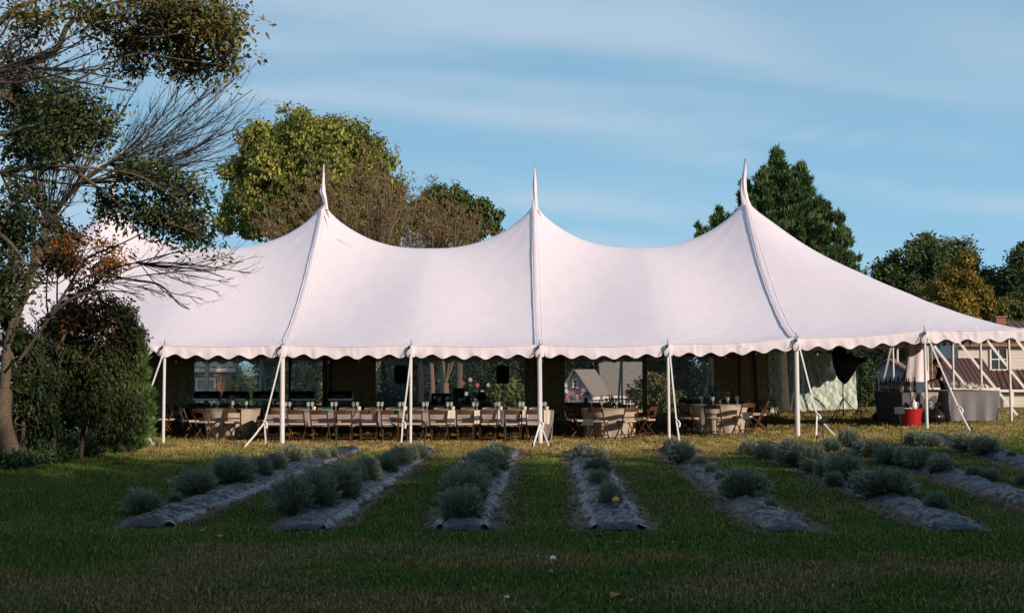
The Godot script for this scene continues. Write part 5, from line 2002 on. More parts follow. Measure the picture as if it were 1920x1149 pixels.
	for k in 5:
		var x: float = ([390.0, 443.0, 499.0, 570.0, 640.0][k] - 960.0) / F * 34.0
		var p := Vector3(x, 0.755 + 0.03, -34.0)
		var lab := "black roll-top food warmer, %s from the left on the buffet behind the tables" % ORD[k]
		if wp != null:
			dup(wp, p, 0.05 * sin(k * 4.0), lab)
			continue
		wp = thing("food_warmer", p)
		tag(wp, lab, "food warmer", "food warmers on the buffet")
		var enamel := mat("black_enamel", Color(0.012, 0.014, 0.02), 0.25, 0.1, 0.1, 3.0)
		var steel := mat("steel", Color(0.45, 0.45, 0.46), 0.3, 0.8, 0.1, 3.0)
		var mb := MB.new()
		var prof := []
		for j in 15:
			var a := PI * j / 14.0
			prof.append(Vector2(-cos(a) * 0.23, 0.17 + sin(a) * 0.20))
		var rows := []
		for s in [[-0.33, 0.90], [-0.335, 0.97], [-0.30, 1.0], [0.30, 1.0], [0.335, 0.97], [0.33, 0.90]]:
			var row := PackedVector3Array()
			for q in prof: row.append(Vector3(s[0], 0.17 + (q.y - 0.17) * s[1], q.x * s[1]))
			rows.append(row)
		mb.grid(rows)
		for s in [0, 5]:
			mb.fan(rows[s], Vector3(-1 if s == 0 else 1, 0, 0))
		obj("lid", mb, enamel, wp)
		mb = MB.new()
		mb.box(Vector3(0, 0.14, 0), Vector3(0.66, 0.08, 0.46), Basis(), 0.015)
		obj("pan", mb, steel, wp)
		mb = MB.new()
		mb.tube(curve([Vector3(-0.14, 0.22, 0.21), Vector3(-0.12, 0.24, 0.27), Vector3(0.12, 0.24, 0.27), Vector3(0.14, 0.22, 0.21)], 4), 0.011, 0.011, 6)
		obj("handle", mb, steel, wp)
		for sx in [-1.0, 1.0]:
			for sz in [-1.0, 1.0]:
				mb = MB.new()
				mb.tube(PackedVector3Array([Vector3(sx * 0.29, 0.12, sz * 0.2), Vector3(sx * 0.31, -0.03, sz * 0.22)]), 0.016, 0.012, 6)
				obj("leg", mb, enamel, wp)
		mb = MB.new()
		mb.lathe(Vector3(0, -0.02, 0.0), [Vector2(0, 0), Vector2(0.05, 0), Vector2(0.05, 0.07), Vector2(0, 0.07)], 10)
		obj("burner", mb, steel, wp)

# ---------------------------------------------------------------- music stand at the back of the tent
func tripod(o: Node3D, high: float, spread: float, m: Material) -> void:
	var mb := MB.new()
	mb.tube(PackedVector3Array([Vector3(0, 0.12, 0), Vector3(0, high, 0)]), 0.018, 0.014, 8)
	obj("pole", mb, m, o)
	for k in 3:
		var a := TAU * k / 3.0 + 0.4
		mb = MB.new()
		mb.tube(PackedVector3Array([Vector3(0, spread * 1.1, 0), Vector3(cos(a) * spread, 0.0, sin(a) * spread)]), 0.013, 0.012, 6)
		mb.bar(Vector3(0, spread * 0.5, 0), Vector3(cos(a), 0.0, sin(a)) * spread * 0.5 + Vector3(0, spread * 0.55, 0), 0.008, 5)
		obj("leg", mb, m, o)

func make_music() -> void:
	var black := mat("black_plastic", Color(0.012, 0.012, 0.013), 0.6, 0.0, 0.2, 4.0)
	var iron: Material = mats["dark_iron"]
	var grille := mat("grille", Color(0.02, 0.02, 0.022), 0.8, 0.2, 0.5, 30.0)
	for s in [[752.0, "black loudspeaker on its stand, left of two before the middle window"], [943.0, "black loudspeaker on its stand, right of two before the middle window"]]:
		var d := 38.2
		var x: float = (s[0] - 960.0) / F * d
		var st := thing("speaker_stand", ground_at(x, d))
		tripod(st, 1.32, 0.4, iron)
		tag(st, s[1].replace("black loudspeaker on its stand", "black tripod stand under the loudspeaker"), "stand", "speaker stands")
		var sp := thing("loudspeaker", ground_at(x, d) + Vector3(0, 1.3, 0))
		var mb := MB.new()
		mb.box(Vector3(0, 0.28, 0), Vector3(0.40, 0.56, 0.34), Basis(), 0.03)
		obj("cabinet", mb, black, sp)
		mb = MB.new()
		mb.box(Vector3(0, 0.28, 0.175), Vector3(0.36, 0.51, 0.016), Basis(), 0.006)
		obj("grille", mb, grille, sp)
		mb = MB.new()
		mb.box(Vector3(0, 0.565, 0), Vector3(0.16, 0.02, 0.04), Basis(), 0.008)
		obj("handle", mb, black, sp)
		tag(sp, s[1], "loudspeaker", "loudspeakers")
	var d := 37.4
	var x := (862.0 - 960.0) / F * d
	table("equipment_table", ground_at(x, d), 0.0, rect(1.9, 0.7), 0.03, 0.02, 0.02, mats["black_cloth"], "black equipment table with the music gear", 120.0)
	var y := gh(x, d) + 0.757
	var c := thing("equipment_case", Vector3(x - 0.55, y, -d))
	var mb := MB.new()
	mb.box(Vector3(0, 0.13, 0), Vector3(0.62, 0.26, 0.4), Basis(), 0.02)
	obj("case", mb, black, c)
	for s in [-1.0, 1.0]:
		mb = MB.new()
		mb.box(Vector3(s * 0.2, 0.14, 0.205), Vector3(0.06, 0.08, 0.015), Basis(), 0.006)
		obj("latch", mb, mats["steel"], c)
	tag(c, "black equipment case, left end of the music table", "case")
	c = thing("mixing_console", Vector3(x + 0.12, y, -d))
	mb = MB.new()
	mb.box(Vector3(0, 0.08, 0), Vector3(0.66, 0.15, 0.42), Basis(Vector3.RIGHT, 0.12), 0.02)
	obj("body", mb, black, c)
	for k in 8:
		mb = MB.new()
		mb.lathe(Vector3(-0.26 + k * 0.075, 0.155, 0.02), [Vector2(0.012, 0), Vector2(0.012, 0.02), Vector2(0, 0.022)], 8)
		obj("knob", mb, mats["steel"], c)
	tag(c, "black mixing console in the middle of the music table", "mixer")
	c = thing("laptop", Vector3(x - 0.02, y + 0.16, -d - 0.02))
	mb = MB.new()
	mb.box(Vector3(0, 0.012, 0), Vector3(0.36, 0.018, 0.25), Basis(), 0.006)
	obj("keyboard", mb, black, c)
	mb = MB.new()
	mb.box(Vector3(0, 0.14, 0.14), Vector3(0.36, 0.25, 0.012), Basis(Vector3.RIGHT, 0.2), 0.005)
	obj("screen", mb, black, c)
	tag(c, "open black laptop seen from behind on the mixing console", "laptop")
	c = thing("stage_lamp", Vector3(x + 0.68, y, -d))
	mb = MB.new()
	mb.lathe(Vector3(0, 0.16, -0.12), [Vector2(0, 0), Vector2(0.11, 0.02), Vector2(0.14, 0.12), Vector2(0.15, 0.26), Vector2(0.13, 0.26), Vector2(0.1, 0.1)], 14, Basis(Vector3.RIGHT, PI / 2))
	obj("housing", mb, black, c)
	mb = MB.new()
	mb.tube(curve([Vector3(-0.17, 0.0, 0), Vector3(-0.18, 0.16, 0), Vector3(0.18, 0.16, 0), Vector3(0.17, 0.0, 0)], 3), 0.012, 0.012, 6)
	obj("yoke", mb, black, c)
	tag(c, "round black stage lamp at the right end of the music table", "lamp")

# ---------------------------------------------------------------- bar, drinks, photographer's lights
func make_bar() -> void:
	var charcoal := mat("charcoal_cloth", Color(0.115, 0.118, 0.13), 0.9, 0.0, 0.2, 3.0)
	var slate := mat("slate_cloth", Color(0.20, 0.20, 0.225), 0.9, 0.0, 0.15, 3.0)
	var pale := mat("pale_grey_cloth", Color(0.42, 0.40, 0.39), 0.9, 0.0, 0.12, 3.0)
	var bx := 10.5
	var c := ground_at(bx, 32.7)
	table("bar_table", c, 0.0, rect(0.95, 2.4), 0.03, 0.07, 0.022, charcoal, "bar table crowded with bottles under the tent's right end", 61.0, 0.80)
	var t := thing("table_runner", c)
	var mb := MB.new()
	drape(mb, [Vector2(-0.25, 0.62), Vector2(-0.25, 1.215), Vector2(0.485, 1.215), Vector2(0.485, 0.62)], 0.812, 0.52, 0.06, 0.018, 70.0)
	obj("cloth", mb, pale, t)
	tag(t, "pale grey overlay cloth on the near end of the bar table", "tablecloth")
	# bottles
	var tints := [Color(0.10, 0.045, 0.015), Color(0.02, 0.03, 0.012), Color(0.35, 0.17, 0.04), Color(0.03, 0.05, 0.10), Color(0.02, 0.02, 0.02), Color(0.16, 0.09, 0.03), Color(0.5, 0.5, 0.48)]
	var words := ["brown", "dark green", "amber", "blue", "black", "tawny", "clear"]
	var rng := RandomNumberGenerator.new()
	rng.seed = 90
	var kinds := []
	for k in 7:
		var m := mat("bottle_" + words[k].replace(" ", "_"), tints[k], 0.08, 0.0, 0.0)
		var o := thing("drink_bottle", Vector3.ZERO)
		var h := [0.33, 0.37, 0.28, 0.31, 0.38, 0.29, 0.35][k] as float
		mb = MB.new()
		mb.lathe(Vector3.ZERO, [Vector2(0, 0.004), Vector2(0.036, 0.0), Vector2(0.04, 0.01), Vector2(0.04, h * 0.58), Vector2(0.032, h * 0.68), Vector2(0.015, h * 0.78), Vector2(0.013, h * 0.93)], 12)
		obj("glass", mb, m, o)
		mb = MB.new()
		mb.lathe(Vector3(0, h * 0.9, 0), [Vector2(0.015, 0), Vector2(0.016, h * 0.1), Vector2(0.0, h * 0.105)], 10)
		obj("cap", mb, mat("bottle_cap%d" % (k % 3), [Color(0.02, 0.02, 0.02), Color(0.35, 0.04, 0.03), Color(0.4, 0.36, 0.2)][k % 3], 0.4), o)
		mb = MB.new()
		mb.lathe(Vector3(0, h * 0.15, 0), [Vector2(0.0405, 0), Vector2(0.0412, 0.005), Vector2(0.0412, h * 0.3), Vector2(0.0405, h * 0.31)], 12)
		obj("label", mb, mat("paper_label%d" % (k % 3), [Color(0.6, 0.56, 0.48), Color(0.45, 0.25, 0.12), Color(0.66, 0.66, 0.66)][k % 3], 0.7), o)
		kinds.append(o)
	var used := {}
	var per := {}
	for k in 30:
		var row := k % 3
		var f := (k / 3) / 9.0
		var p := c + Vector3(-0.40 + row * 0.17 + rng.randf_range(-0.05, 0.05), 0.815, 1.1 - f * 2.2 + rng.randf_range(-0.08, 0.08))
		var kk := (k * 5 + rng.randi() % 3) % 7
		var n: int = per.get(kk, 0)
		per[kk] = n + 1
		var lab := "%s drink bottle on the bar, %s of its colour from the near end" % [words[kk], ORD[n]]
		if not used.has(kk):
			used[kk] = true
			kinds[kk].position = p
			tag(kinds[kk], lab, "bottle", "bottles on the bar")
		else:
			dup(kinds[kk], p, rng.randf_range(0, TAU), lab, "bottles on the bar")
	for kk in 7:
		if not used.has(kk):
			kinds[kk].queue_free()
	# tub, bag and boxes in front of the bar
	var tub := thing("red_tub", ground_at(bx - 0.42, 30.9))
	mb = MB.new()
	mb.lathe(Vector3.ZERO, [Vector2(0, 0.01), Vector2(0.24, 0.0), Vector2(0.26, 0.02), Vector2(0.30, 0.42), Vector2(0.325, 0.43), Vector2(0.325, 0.455), Vector2(0.29, 0.455), Vector2(0.25, 0.05), Vector2(0, 0.04)], 28)
	obj("bucket", mb, mat("red_plastic", Color(0.42, 0.012, 0.018), 0.35, 0.0, 0.15, 3.0), tub)
	for s in [-1.0, 1.0]:
		mb = MB.new()
		mb.tube(curve([Vector3(s * 0.32, 0.42, -0.09), Vector3(s * 0.38, 0.46, -0.05), Vector3(s * 0.38, 0.46, 0.05), Vector3(s * 0.32, 0.42, 0.09)], 4), 0.012, 0.012, 6)
		obj("handle", mb, mats["red_plastic"], tub)
	mb = MB.new()
	for k in 26:
		mb.box(Vector3(rng.randf_range(-0.18, 0.18), 0.41 + rng.randf_range(0, 0.05), rng.randf_range(-0.18, 0.18)), Vector3(0.06, 0.05, 0.055), Basis(rnd_unit(rng), rng.randf_range(0, 3)), 0.012)
	var ice := obj("ice", mb, mat("ice", Color(0.6, 0.63, 0.65), 0.2, 0.0, 0.1, 6.0), tub)
	ice.set_meta("kind", "stuff")
	tub.scale = Vector3(0.88, 0.95, 0.88)
	tag(tub, "round red plastic tub of ice on the grass before the bar", "tub")
	var bag := thing("black_bag", ground_at(bx + 0.25, 31.05))
	var rows := []
	for j in 9:
		var f := j / 8.0
		var r := PackedVector3Array()
		for k in 20:
			var a := TAU * k / 20.0
			var w := 0.22 * sin(PI * clampf(f * 0.85 + 0.12, 0.0, 1.0)) * (1.0 + 0.2 * fold_noise.get_noise_2d(cos(a) * 2.0 + f, sin(a) * 2.0))
			r.append(Vector3(cos(a) * w, f * 0.42, sin(a) * w))
		rows.append(r)
	mb = MB.new()
	mb.grid(rows, true)
	obj("sack", mb, mat("bin_bag", Color(0.02, 0.018, 0.02), 0.3, 0.0, 0.2, 5.0), bag)
	mb = MB.new()
	mb.tube(curve([Vector3(0, 0.40, 0), Vector3(0.03, 0.5, 0.02), Vector3(0.12, 0.52, 0.03)], 4), 0.04, 0.07, 7)
	obj("neck", mb, mats["bin_bag"], bag)
	tag(bag, "crumpled black plastic bag beside the red tub", "bag")
	for q in [[0.02, "white jug on the crate behind the red tub", 0.0], [0.35, "white water container right of the jug under the bar cloth", 0.0]]:
		var j := thing("white_jug", ground_at(bx - 0.22 + q[0], 31.36) + Vector3(0, 0.40, 0))
		mb = MB.new()
		mb.lathe(Vector3.ZERO, [Vector2(0, 0), Vector2(0.075, 0), Vector2(0.08, 0.02), Vector2(0.08, 0.15), Vector2(0.03, 0.2), Vector2(0.028, 0.23), Vector2(0, 0.23)], 14)
		obj("body", mb, mat("white_plastic", Color(0.68, 0.68, 0.66), 0.4, 0.0, 0.08, 4.0), j)
		mb = MB.new()
		mb.tube(curve([Vector3(0.07, 0.16, 0), Vector3(0.12, 0.14, 0), Vector3(0.12, 0.06, 0), Vector3(0.075, 0.05, 0)], 4), 0.01, 0.01, 6)
		obj("handle", mb, mats["white_plastic"], j)
		tag(j, q[1], "jug")
	var cr := thing("wooden_crate", ground_at(bx - 0.1, 31.36))
	for k in 3:
		for s in [-1.0, 1.0]:
			mb = MB.new()
			mb.box(Vector3(0, 0.07 + k * 0.13, s * 0.11), Vector3(0.66, 0.11, 0.015), Basis(), 0.004)
			obj("slat", mb, mats["table_board"], cr)
	for s in [-1.0, 1.0]:
		mb = MB.new()
		mb.box(Vector3(s * 0.32, 0.2, 0), Vector3(0.02, 0.40, 0.2), Basis(), 0.004)
		obj("end_board", mb, mats["table_board"], cr)
	mb = MB.new()
	mb.box(Vector3(0, 0.392, 0), Vector3(0.62, 0.015, 0.2), Basis(), 0.003)
	obj("lid", mb, mats["table_board"], cr)
	tag(cr, "wooden crate under the bar cloth behind the red tub", "crate")
	# second table at the corner, with white cloths and glasses piled on it
	var sx := 11.9
	var sc := ground_at(sx, 32.45)
	table("side_table", sc, 0.0, rect(1.35, 1.9), 0.03, 0.07, 0.035, slate, "grey clothed side table at the tent's right corner", 84.0, 0.80)
	for k in 3:
		rows = []
		for j in 9:
			var r := PackedVector3Array()
			for q in 9:
				var x := (q / 8.0 - 0.5) * 0.5
				var zz := (j / 8.0 - 0.5) * 0.4
				r.append(Vector3(x, 0.03 + 0.16 * absf(fold_noise.get_noise_2d(x * 7.0 + k * 5.0, zz * 7.0)) + 0.09 * exp(-(x * x + zz * zz) * 20.0), zz))
			rows.append(r)
		mb = MB.new()
		mb.grid(rows)
		var o := obj("crumpled_cloth", mb, mat("white_linen", Color(0.62, 0.58, 0.53), 0.85, 0.0, 0.1, 5.0))
		o.position = sc + Vector3([-0.05, 0.3, 0.15][k], 0.80, [0.72, 0.55, 0.2][k])
		o.rotation.y = k * 0.8
		tag(o, ["white crumpled cloth nearest the front edge of the grey side table", "white crumpled cloth at the right of the grey side table", "white crumpled cloth in the middle of the grey side table"][k], "cloth", "white cloths on the side table")
	for k in 5:
		setting("wine_glass", sc + Vector3(-0.15 + 0.13 * k, 0.812, -0.2 - 0.1 * (k % 2)), 0.0, "clear stemmed glass, %s from the left on the grey side table" % ORD[k], "glasses on the side table")
	# soft box on a stand
	var d := 34.4
	var px := (1580.0 - 960.0) / F * d
	var st := thing("light_stand", ground_at(px, d))
	tripod(st, 1.35, 0.58, mats["dark_iron"])
	tag(st, "black tripod light stand holding the large soft box", "stand")
	var sb := thing("soft_box", ground_at(px, d) + Vector3(0.05, 1.62, 0))
	var fabric := mat("black_nylon", Color(0.010, 0.010, 0.012), 0.7, 0.0, 0.2, 4.0)
	var turn := Basis(Vector3.UP, -0.6) * Basis(Vector3(0, 0, 1), 0.22) * Basis(Vector3(0, 0, 1), PI / 2)
	mb = MB.new()
	mb.lathe(Vector3(0.12, 0, 0), [Vector2(0.06, -0.30), Vector2(0.10, -0.28), Vector2(0.30, -0.10), Vector2(0.50, 0.12), Vector2(0.55, 0.22), Vector2(0.55, 0.27)], 8, turn)
	obj("hood", mb, fabric, sb)
	mb = MB.new()
	mb.lathe(Vector3(0.12, 0, 0), [Vector2(0.54, 0.23), Vector2(0.3, 0.26), Vector2(0.0, 0.27)], 8, turn)
	obj("diffuser", mb, mats["white_linen"], sb)
	mb = MB.new()
	mb.lathe(Vector3(0.12, 0, 0), [Vector2(0.0, -0.52), Vector2(0.07, -0.50), Vector2(0.075, -0.30), Vector2(0.0, -0.28)], 12, turn)
	obj("lamp_head", mb, mats["black_plastic"], sb)
	mb = MB.new()
	mb.tube(PackedVector3Array([Vector3(-0.05, -0.28, 0), Vector3(0.05, 0.0, 0)]), 0.02, 0.02, 6)
	obj("bracket", mb, mats["dark_iron"], sb)
	tag(sb, "large black octagonal soft box facing left beside the bar", "soft box")
	st = thing("light_stand", ground_at((1613.0 - 960.0) / F * 34.9, 34.9))
	tripod(st, 1.62, 0.42, mats["dark_iron"])
	mb = MB.new()
	mb.lathe(Vector3(0, 1.66, 0), [Vector2(0, -0.09), Vector2(0.09, -0.06), Vector2(0.10, 0.03), Vector2(0.06, 0.09), Vector2(0, 0.1)], 12)
	obj("lamp_head", mb, mats["black_plastic"], st)
	tag(st, "thin black light stand with a small lamp, right of the soft box", "stand")
	# sand bag at the stand's foot
	mb = MB.new()
	for s in [-1.0, 1.0]:
		mb.lathe(Vector3(s * 0.13, 0.09, 0), [Vector2(0, -0.16), Vector2(0.08, -0.12), Vector2(0.1, 0), Vector2(0.08, 0.12), Vector2(0, 0.16)], 10, Basis(Vector3(1, 0, 0), 1.2))
	var sbag := obj("sandbag", mb, fabric)
	sbag.position = ground_at((1650.0 - 960.0) / F * 34.2, 34.2)
	tag(sbag, "black sandbag on the grass between the light stands and the bar", "sandbag")
	# yellow folding stand near the centre pole
	var y := mat("yellow_wood", Color(0.45, 0.24, 0.04), 0.6, 0.0, 0.25, 3.0)
	var e := thing("yellow_trestle", ground_at((1437.0 - 960.0) / F * 36.0, 36.0))
	for s in [-1.0, 1.0]:
		for z in [-1.0, 1.0]:
			mb = MB.new()
			mb.box(Vector3(s * 0.27, 0.32, z * 0.14), Vector3(0.035, 0.66, 0.03), Basis(Vector3(0, 0, 1), s * 0.22) * Basis(Vector3(1, 0, 0), -z * 0.25), 0.006)
			obj("leg", mb, y, e)
	mb = MB.new()
	mb.box(Vector3(0, 0.64, 0), Vector3(0.46, 0.04, 0.06), Basis(), 0.006)
	obj("top_rail", mb, y, e)
	tag(e, "low yellow wooden trestle behind the round table nearest the bar", "trestle")

# ---------------------------------------------------------------- the bartender
# rounded bones [a, b, radius at a, radius at b, colour index] meshed together as one skin
func skin_mesh(mb: MB, bones: Array, cell: float, cols: Array, blend := 0.03) -> void:
	var lo := Vector3.ONE * 1e9
	var hi := -lo
	for b in bones:
		var r := maxf(b[2], b[3]) + blend + cell * 2.0
		lo = lo.min(b[0] - Vector3.ONE * r).min(b[1] - Vector3.ONE * r)
		hi = hi.max(b[0] + Vector3.ONE * r).max(b[1] + Vector3.ONE * r)
	var nx := int((hi.x - lo.x) / cell) + 2
	var ny := int((hi.y - lo.y) / cell) + 2
	var nz := int((hi.z - lo.z) / cell) + 2
	var f := PackedFloat32Array()
	f.resize(nx * ny * nz)
	f.fill(1.0)
	var best := PackedFloat32Array()
	best.resize(f.size())
	best.fill(1e9)
	var who := PackedByteArray()
	who.resize(f.size())
	for b in bones:
		var a: Vector3 = b[0]
		var ab: Vector3 = b[1] - a
		var ra: float = b[2]
		var rb: float = b[3]
		var ll := maxf(ab.length_squared(), 1e-9)
		var r := maxf(ra, rb) + blend + cell * 2.0
		var l := (a.min(b[1]) - Vector3.ONE * r - lo) / cell
		var h := (a.max(b[1]) + Vector3.ONE * r - lo) / cell
		for z in range(maxi(0, int(l.z)), mini(nz - 1, int(h.z)) + 1):
			for y in range(maxi(0, int(l.y)), mini(ny - 1, int(h.y)) + 1):
				for x in range(maxi(0, int(l.x)), mini(nx - 1, int(h.x)) + 1):
					var p := lo + Vector3(x, y, z) * cell
					var t := clampf((p - a).dot(ab) / ll, 0.0, 1.0)
					var dist := p.distance_to(a + ab * t) - lerpf(ra, rb, t)
					var k := x + nx * (y + ny * z)
					if dist < best[k]:
						best[k] = dist
						who[k] = b[4]
					var e := f[k]
					var w := maxf(blend - absf(e - dist), 0.0) / blend
					f[k] = minf(e, dist) - w * w * blend * 0.25
	var ids := {}
	for z in nz - 1:
		for y in ny - 1:
			for x in nx - 1:
				var k := x + nx * (y + ny * z)
				var sum := Vector3.ZERO
				var n := 0
				var c0 := f[k]
				var any_in := false
				var any_out := false
				for q in 8:
					var v := f[k + (q & 1) + nx * (((q >> 1) & 1) + ny * (q >> 2))]
					if v < 0.0: any_in = true
					else: any_out = true
				if not (any_in and any_out):
					continue
				for e in [[0, 1], [2, 3], [4, 5], [6, 7], [0, 2], [1, 3], [4, 6], [5, 7], [0, 4], [1, 5], [2, 6], [3, 7]]:
					var va := f[k + (e[0] & 1) + nx * (((e[0] >> 1) & 1) + ny * (e[0] >> 2))]
					var vb := f[k + (e[1] & 1) + nx * (((e[1] >> 1) & 1) + ny * (e[1] >> 2))]
					if (va < 0.0) != (vb < 0.0):
						var t := va / (va - vb)
						var pa := Vector3(e[0] & 1, (e[0] >> 1) & 1, e[0] >> 2)
						var pb := Vector3(e[1] & 1, (e[1] >> 1) & 1, e[1] >> 2)
						sum += pa.lerp(pb, t)
						n += 1
				var g := Vector3(f[k + 1] - c0, f[k + nx] - c0, f[k + nx * ny] - c0).normalized()
				mb.col = cols[who[k]]
				ids[k] = mb.vert(lo + (Vector3(x, y, z) + sum / n) * cell, g)
	for z in range(1, nz - 1):
		for y in range(1, ny - 1):
			for x in range(1, nx - 1):
				var k := x + nx * (y + ny * z)
				var inside := f[k] < 0.0
				for ax in 3:
					var step: int = [1, nx, nx * ny][ax]
					if (f[k + step] < 0.0) == inside:
						continue
					var s1: int = [nx, nx * ny, 1][ax]
					var s2: int = [nx * ny, 1, nx][ax]
					if ids.has(k) and ids.has(k - s1) and ids.has(k - s2) and ids.has(k - s1 - s2):
						mb.face(ids[k], ids[k - s1], ids[k - s1 - s2])
						mb.face(ids[k], ids[k - s1 - s2], ids[k - s2])

func make_person() -> void:
	var cols := [Color(0.018, 0.018, 0.02), Color(0.36, 0.19, 0.125), Color(0.016, 0.016, 0.018), Color(0.05, 0.05, 0.055), Color(0.02, 0.016, 0.014)]
	# facing +z, bending a little over what the hands hold; shirt 0, skin 1, trousers 2, waistcoat 3, shoes 4
	var hip := Vector3(0, 0.86, -0.06)
	var chest := Vector3(0, 1.18, 0.02)
	var neck := Vector3(0, 1.385, 0.09)
	var head := Vector3(0, 1.52, 0.15)
	var bones := [
		[hip + Vector3(-0.07, 0, 0), hip + Vector3(0.07, 0, 0), 0.125, 0.125, 2],
		[hip + Vector3(0, 0.05, 0), chest, 0.135, 0.15, 3],
		[chest + Vector3(-0.08, 0.02, 0), chest + Vector3(0.08, 0.02, 0), 0.125, 0.125, 3],
		[Vector3(-0.15, 1.32, 0.05), Vector3(0.15, 1.32, 0.05), 0.068, 0.068, 0],
		[Vector3(0, 1.30, 0.05), neck, 0.09, 0.058, 0],
		[neck, head + Vector3(0, -0.08, -0.01), 0.052, 0.052, 1]]
	var hands := []
	for s in [-1.0, 1.0]:
		var sh := Vector3(s * 0.185, 1.32, 0.05)
		var el := Vector3(s * 0.245, 1.07, 0.10)
		var wr: Vector3 = Vector3(s * 0.15, 1.02, 0.34) if s < 0 else Vector3(s * 0.13, 0.98, 0.35)
		bones.append([sh, el.lerp(sh, 0.25), 0.062, 0.050, 0])
		bones.append([el.lerp(sh, 0.3), el, 0.046, 0.040, 1])
		bones.append([el, wr, 0.040, 0.027, 1])
		hands.append([wr, (wr - el).normalized(), s])
		var hp := hip + Vector3(s * 0.09, -0.02, 0)
		var kn := Vector3(s * 0.10, 0.45, -0.01)
		var an := Vector3(s * 0.10, 0.08, -0.07)
		bones.append([hp, kn, 0.095, 0.062, 2])
		bones.append([kn, an, 0.060, 0.045, 2])
		bones.append([an + Vector3(0, -0.035, -0.03), an + Vector3(s * 0.02, -0.045, 0.16), 0.043, 0.036, 4])
	var mb := MB.new()
	skin_mesh(mb, bones, 0.015, cols, 0.035)
	# head: skull, jaw, nose, ears, brow, lips
	var hb := [
		[head + Vector3(0, 0.03, -0.015), head + Vector3(0, 0.02, 0.0), 0.092, 0.088, 1],
		[head + Vector3(0, -0.03, 0.02), head + Vector3(0, -0.085, 0.055), 0.070, 0.036, 1],
		[head + Vector3(0, 0.015, 0.085), head + Vector3(0, -0.028, 0.112), 0.010, 0.016, 1],
		[head + Vector3(-0.035, 0.028, 0.078), head + Vector3(0.035, 0.028, 0.078), 0.013, 0.013, 1],
		[head + Vector3(-0.02, -0.062, 0.088), head + Vector3(0.02, -0.062, 0.088), 0.009, 0.009, 5],
		[head + Vector3(-0.034, 0.008, 0.080), head + Vector3(-0.030, 0.008, 0.082), 0.010, 0.010, 6],
		[head + Vector3(0.034, 0.008, 0.080), head + Vector3(0.030, 0.008, 0.082), 0.010, 0.010, 6],
		[head + Vector3(-0.09, 0.015, 0.0), head + Vector3(-0.086, -0.03, 0.005), 0.018, 0.013, 1],
		[head + Vector3(0.09, 0.015, 0.0), head + Vector3(0.086, -0.03, 0.005), 0.018, 0.013, 1],
		[neck + Vector3(0, 0.02, 0), head + Vector3(0, -0.06, -0.01), 0.05, 0.05, 1]]
	cols.append(Color(0.30, 0.11, 0.085)); cols.append(Color(0.03, 0.02, 0.015))
	skin_mesh(mb, hb, 0.006, cols, 0.015)
	for h in hands:
		var wr: Vector3 = h[0]
		var go: Vector3 = h[1]
		var s: float = h[2]
		var across := Vector3(-s, 0.15, 0.1)
		across = (across - go * across.dot(go)).normalized()
		var palm := go.cross(across).normalized()
		if palm.y > 0.0: palm = -palm
		var b := [[wr - go * 0.02, wr + go * 0.03, 0.026, 0.024, 1], [wr + go * 0.03 - across * 0.02, wr + go * 0.085 - across * 0.028, 0.018, 0.014, 1], [wr + go * 0.03 + across * 0.02, wr + go * 0.085 + across * 0.028, 0.018, 0.014, 1], [wr + go * 0.03, wr + go * 0.085, 0.019, 0.015, 1]]
		for q in 4:
			var root := wr + go * 0.085 + across * (-0.030 + 0.02 * q)
			var l := [0.034, 0.042, 0.045, 0.038][q] as float
			var k1 := root + go * l + palm * 0.012
			var k2 := k1 + (go * 0.4 + palm).normalized() * l * 0.75
			var k3 := k2 + (-go * 0.5 + palm * 0.8).normalized() * l * 0.5
			b.append([root, k1, 0.0095, 0.0088, 1]); b.append([k1, k2, 0.0088, 0.008, 1]); b.append([k2, k3, 0.008, 0.007, 1])
		var t0 := wr + go * 0.03 + across * 0.03
		var t1 := t0 + (go + across * 0.8 + palm * 0.5).normalized() * 0.045
		b.append([t0, t1, 0.013, 0.011, 1]); b.append([t1, t1 + (go * 0.8 + palm).normalized() * 0.035, 0.0105, 0.0085, 1])
		skin_mesh(mb, b, 0.005, cols, 0.006)
	var m := leaf_mat("person_surface", 0.0, 0.75)
	var p := ground_at(11.95, 33.9)
	var o := thing("person", p, -PI / 2 - 0.15)
	obj("body", mb, m, o)
	var cap := MB.new()
	var tilt := Basis(Vector3.RIGHT, 0.2)
	cap.lathe(head + Vector3(0, 0.045, -0.015), [Vector2(0.100, -0.005), Vector2(0.102, 0.02), Vector2(0.092, 0.058), Vector2(0.06, 0.085), Vector2(0.0, 0.093)], 18, tilt, 1.12)
	var rows := []
	for j in 5:
		var r := PackedVector3Array()
		for k in 11:
			var a := lerpf(-1.15, 1.15, k / 10.0)
			var out := 0.1 + j / 4.0 * 0.075 * cos(a)
			r.append(head + Vector3(sin(a) * 0.1 * (1.0 + j * 0.01), 0.045 - j * 0.006 - 0.012 * sin(a) * sin(a), -0.015 + cos(a) * out * 1.12))
		rows.append(r)
	cap.grid(rows)
	obj("cap", cap, mat("cap_cloth", Color(0.012, 0.012, 0.013), 0.9, 0.0, 0.2, 8.0), o)
	var hair := MB.new()
	hair.lathe(head + Vector3(0, 0.02, -0.028), [Vector2(0.0, -0.085), Vector2(0.06, -0.078), Vector2(0.088, -0.04), Vector2(0.094, 0.0), Vector2(0.094, 0.04)], 16)
	obj("hair", hair, mat("dark_hair", Color(0.018, 0.012, 0.009), 0.7, 0.0, 0.3, 20.0), o)
	tag(o, "person in black with a black cap standing behind the bar, facing left, hands busy", "person")
	var g := thing("cocktail_shaker", p + Basis(Vector3.UP, -PI / 2 - 0.15) * Vector3(-0.10, 0.93, 0.44))
	var sh := MB.new()
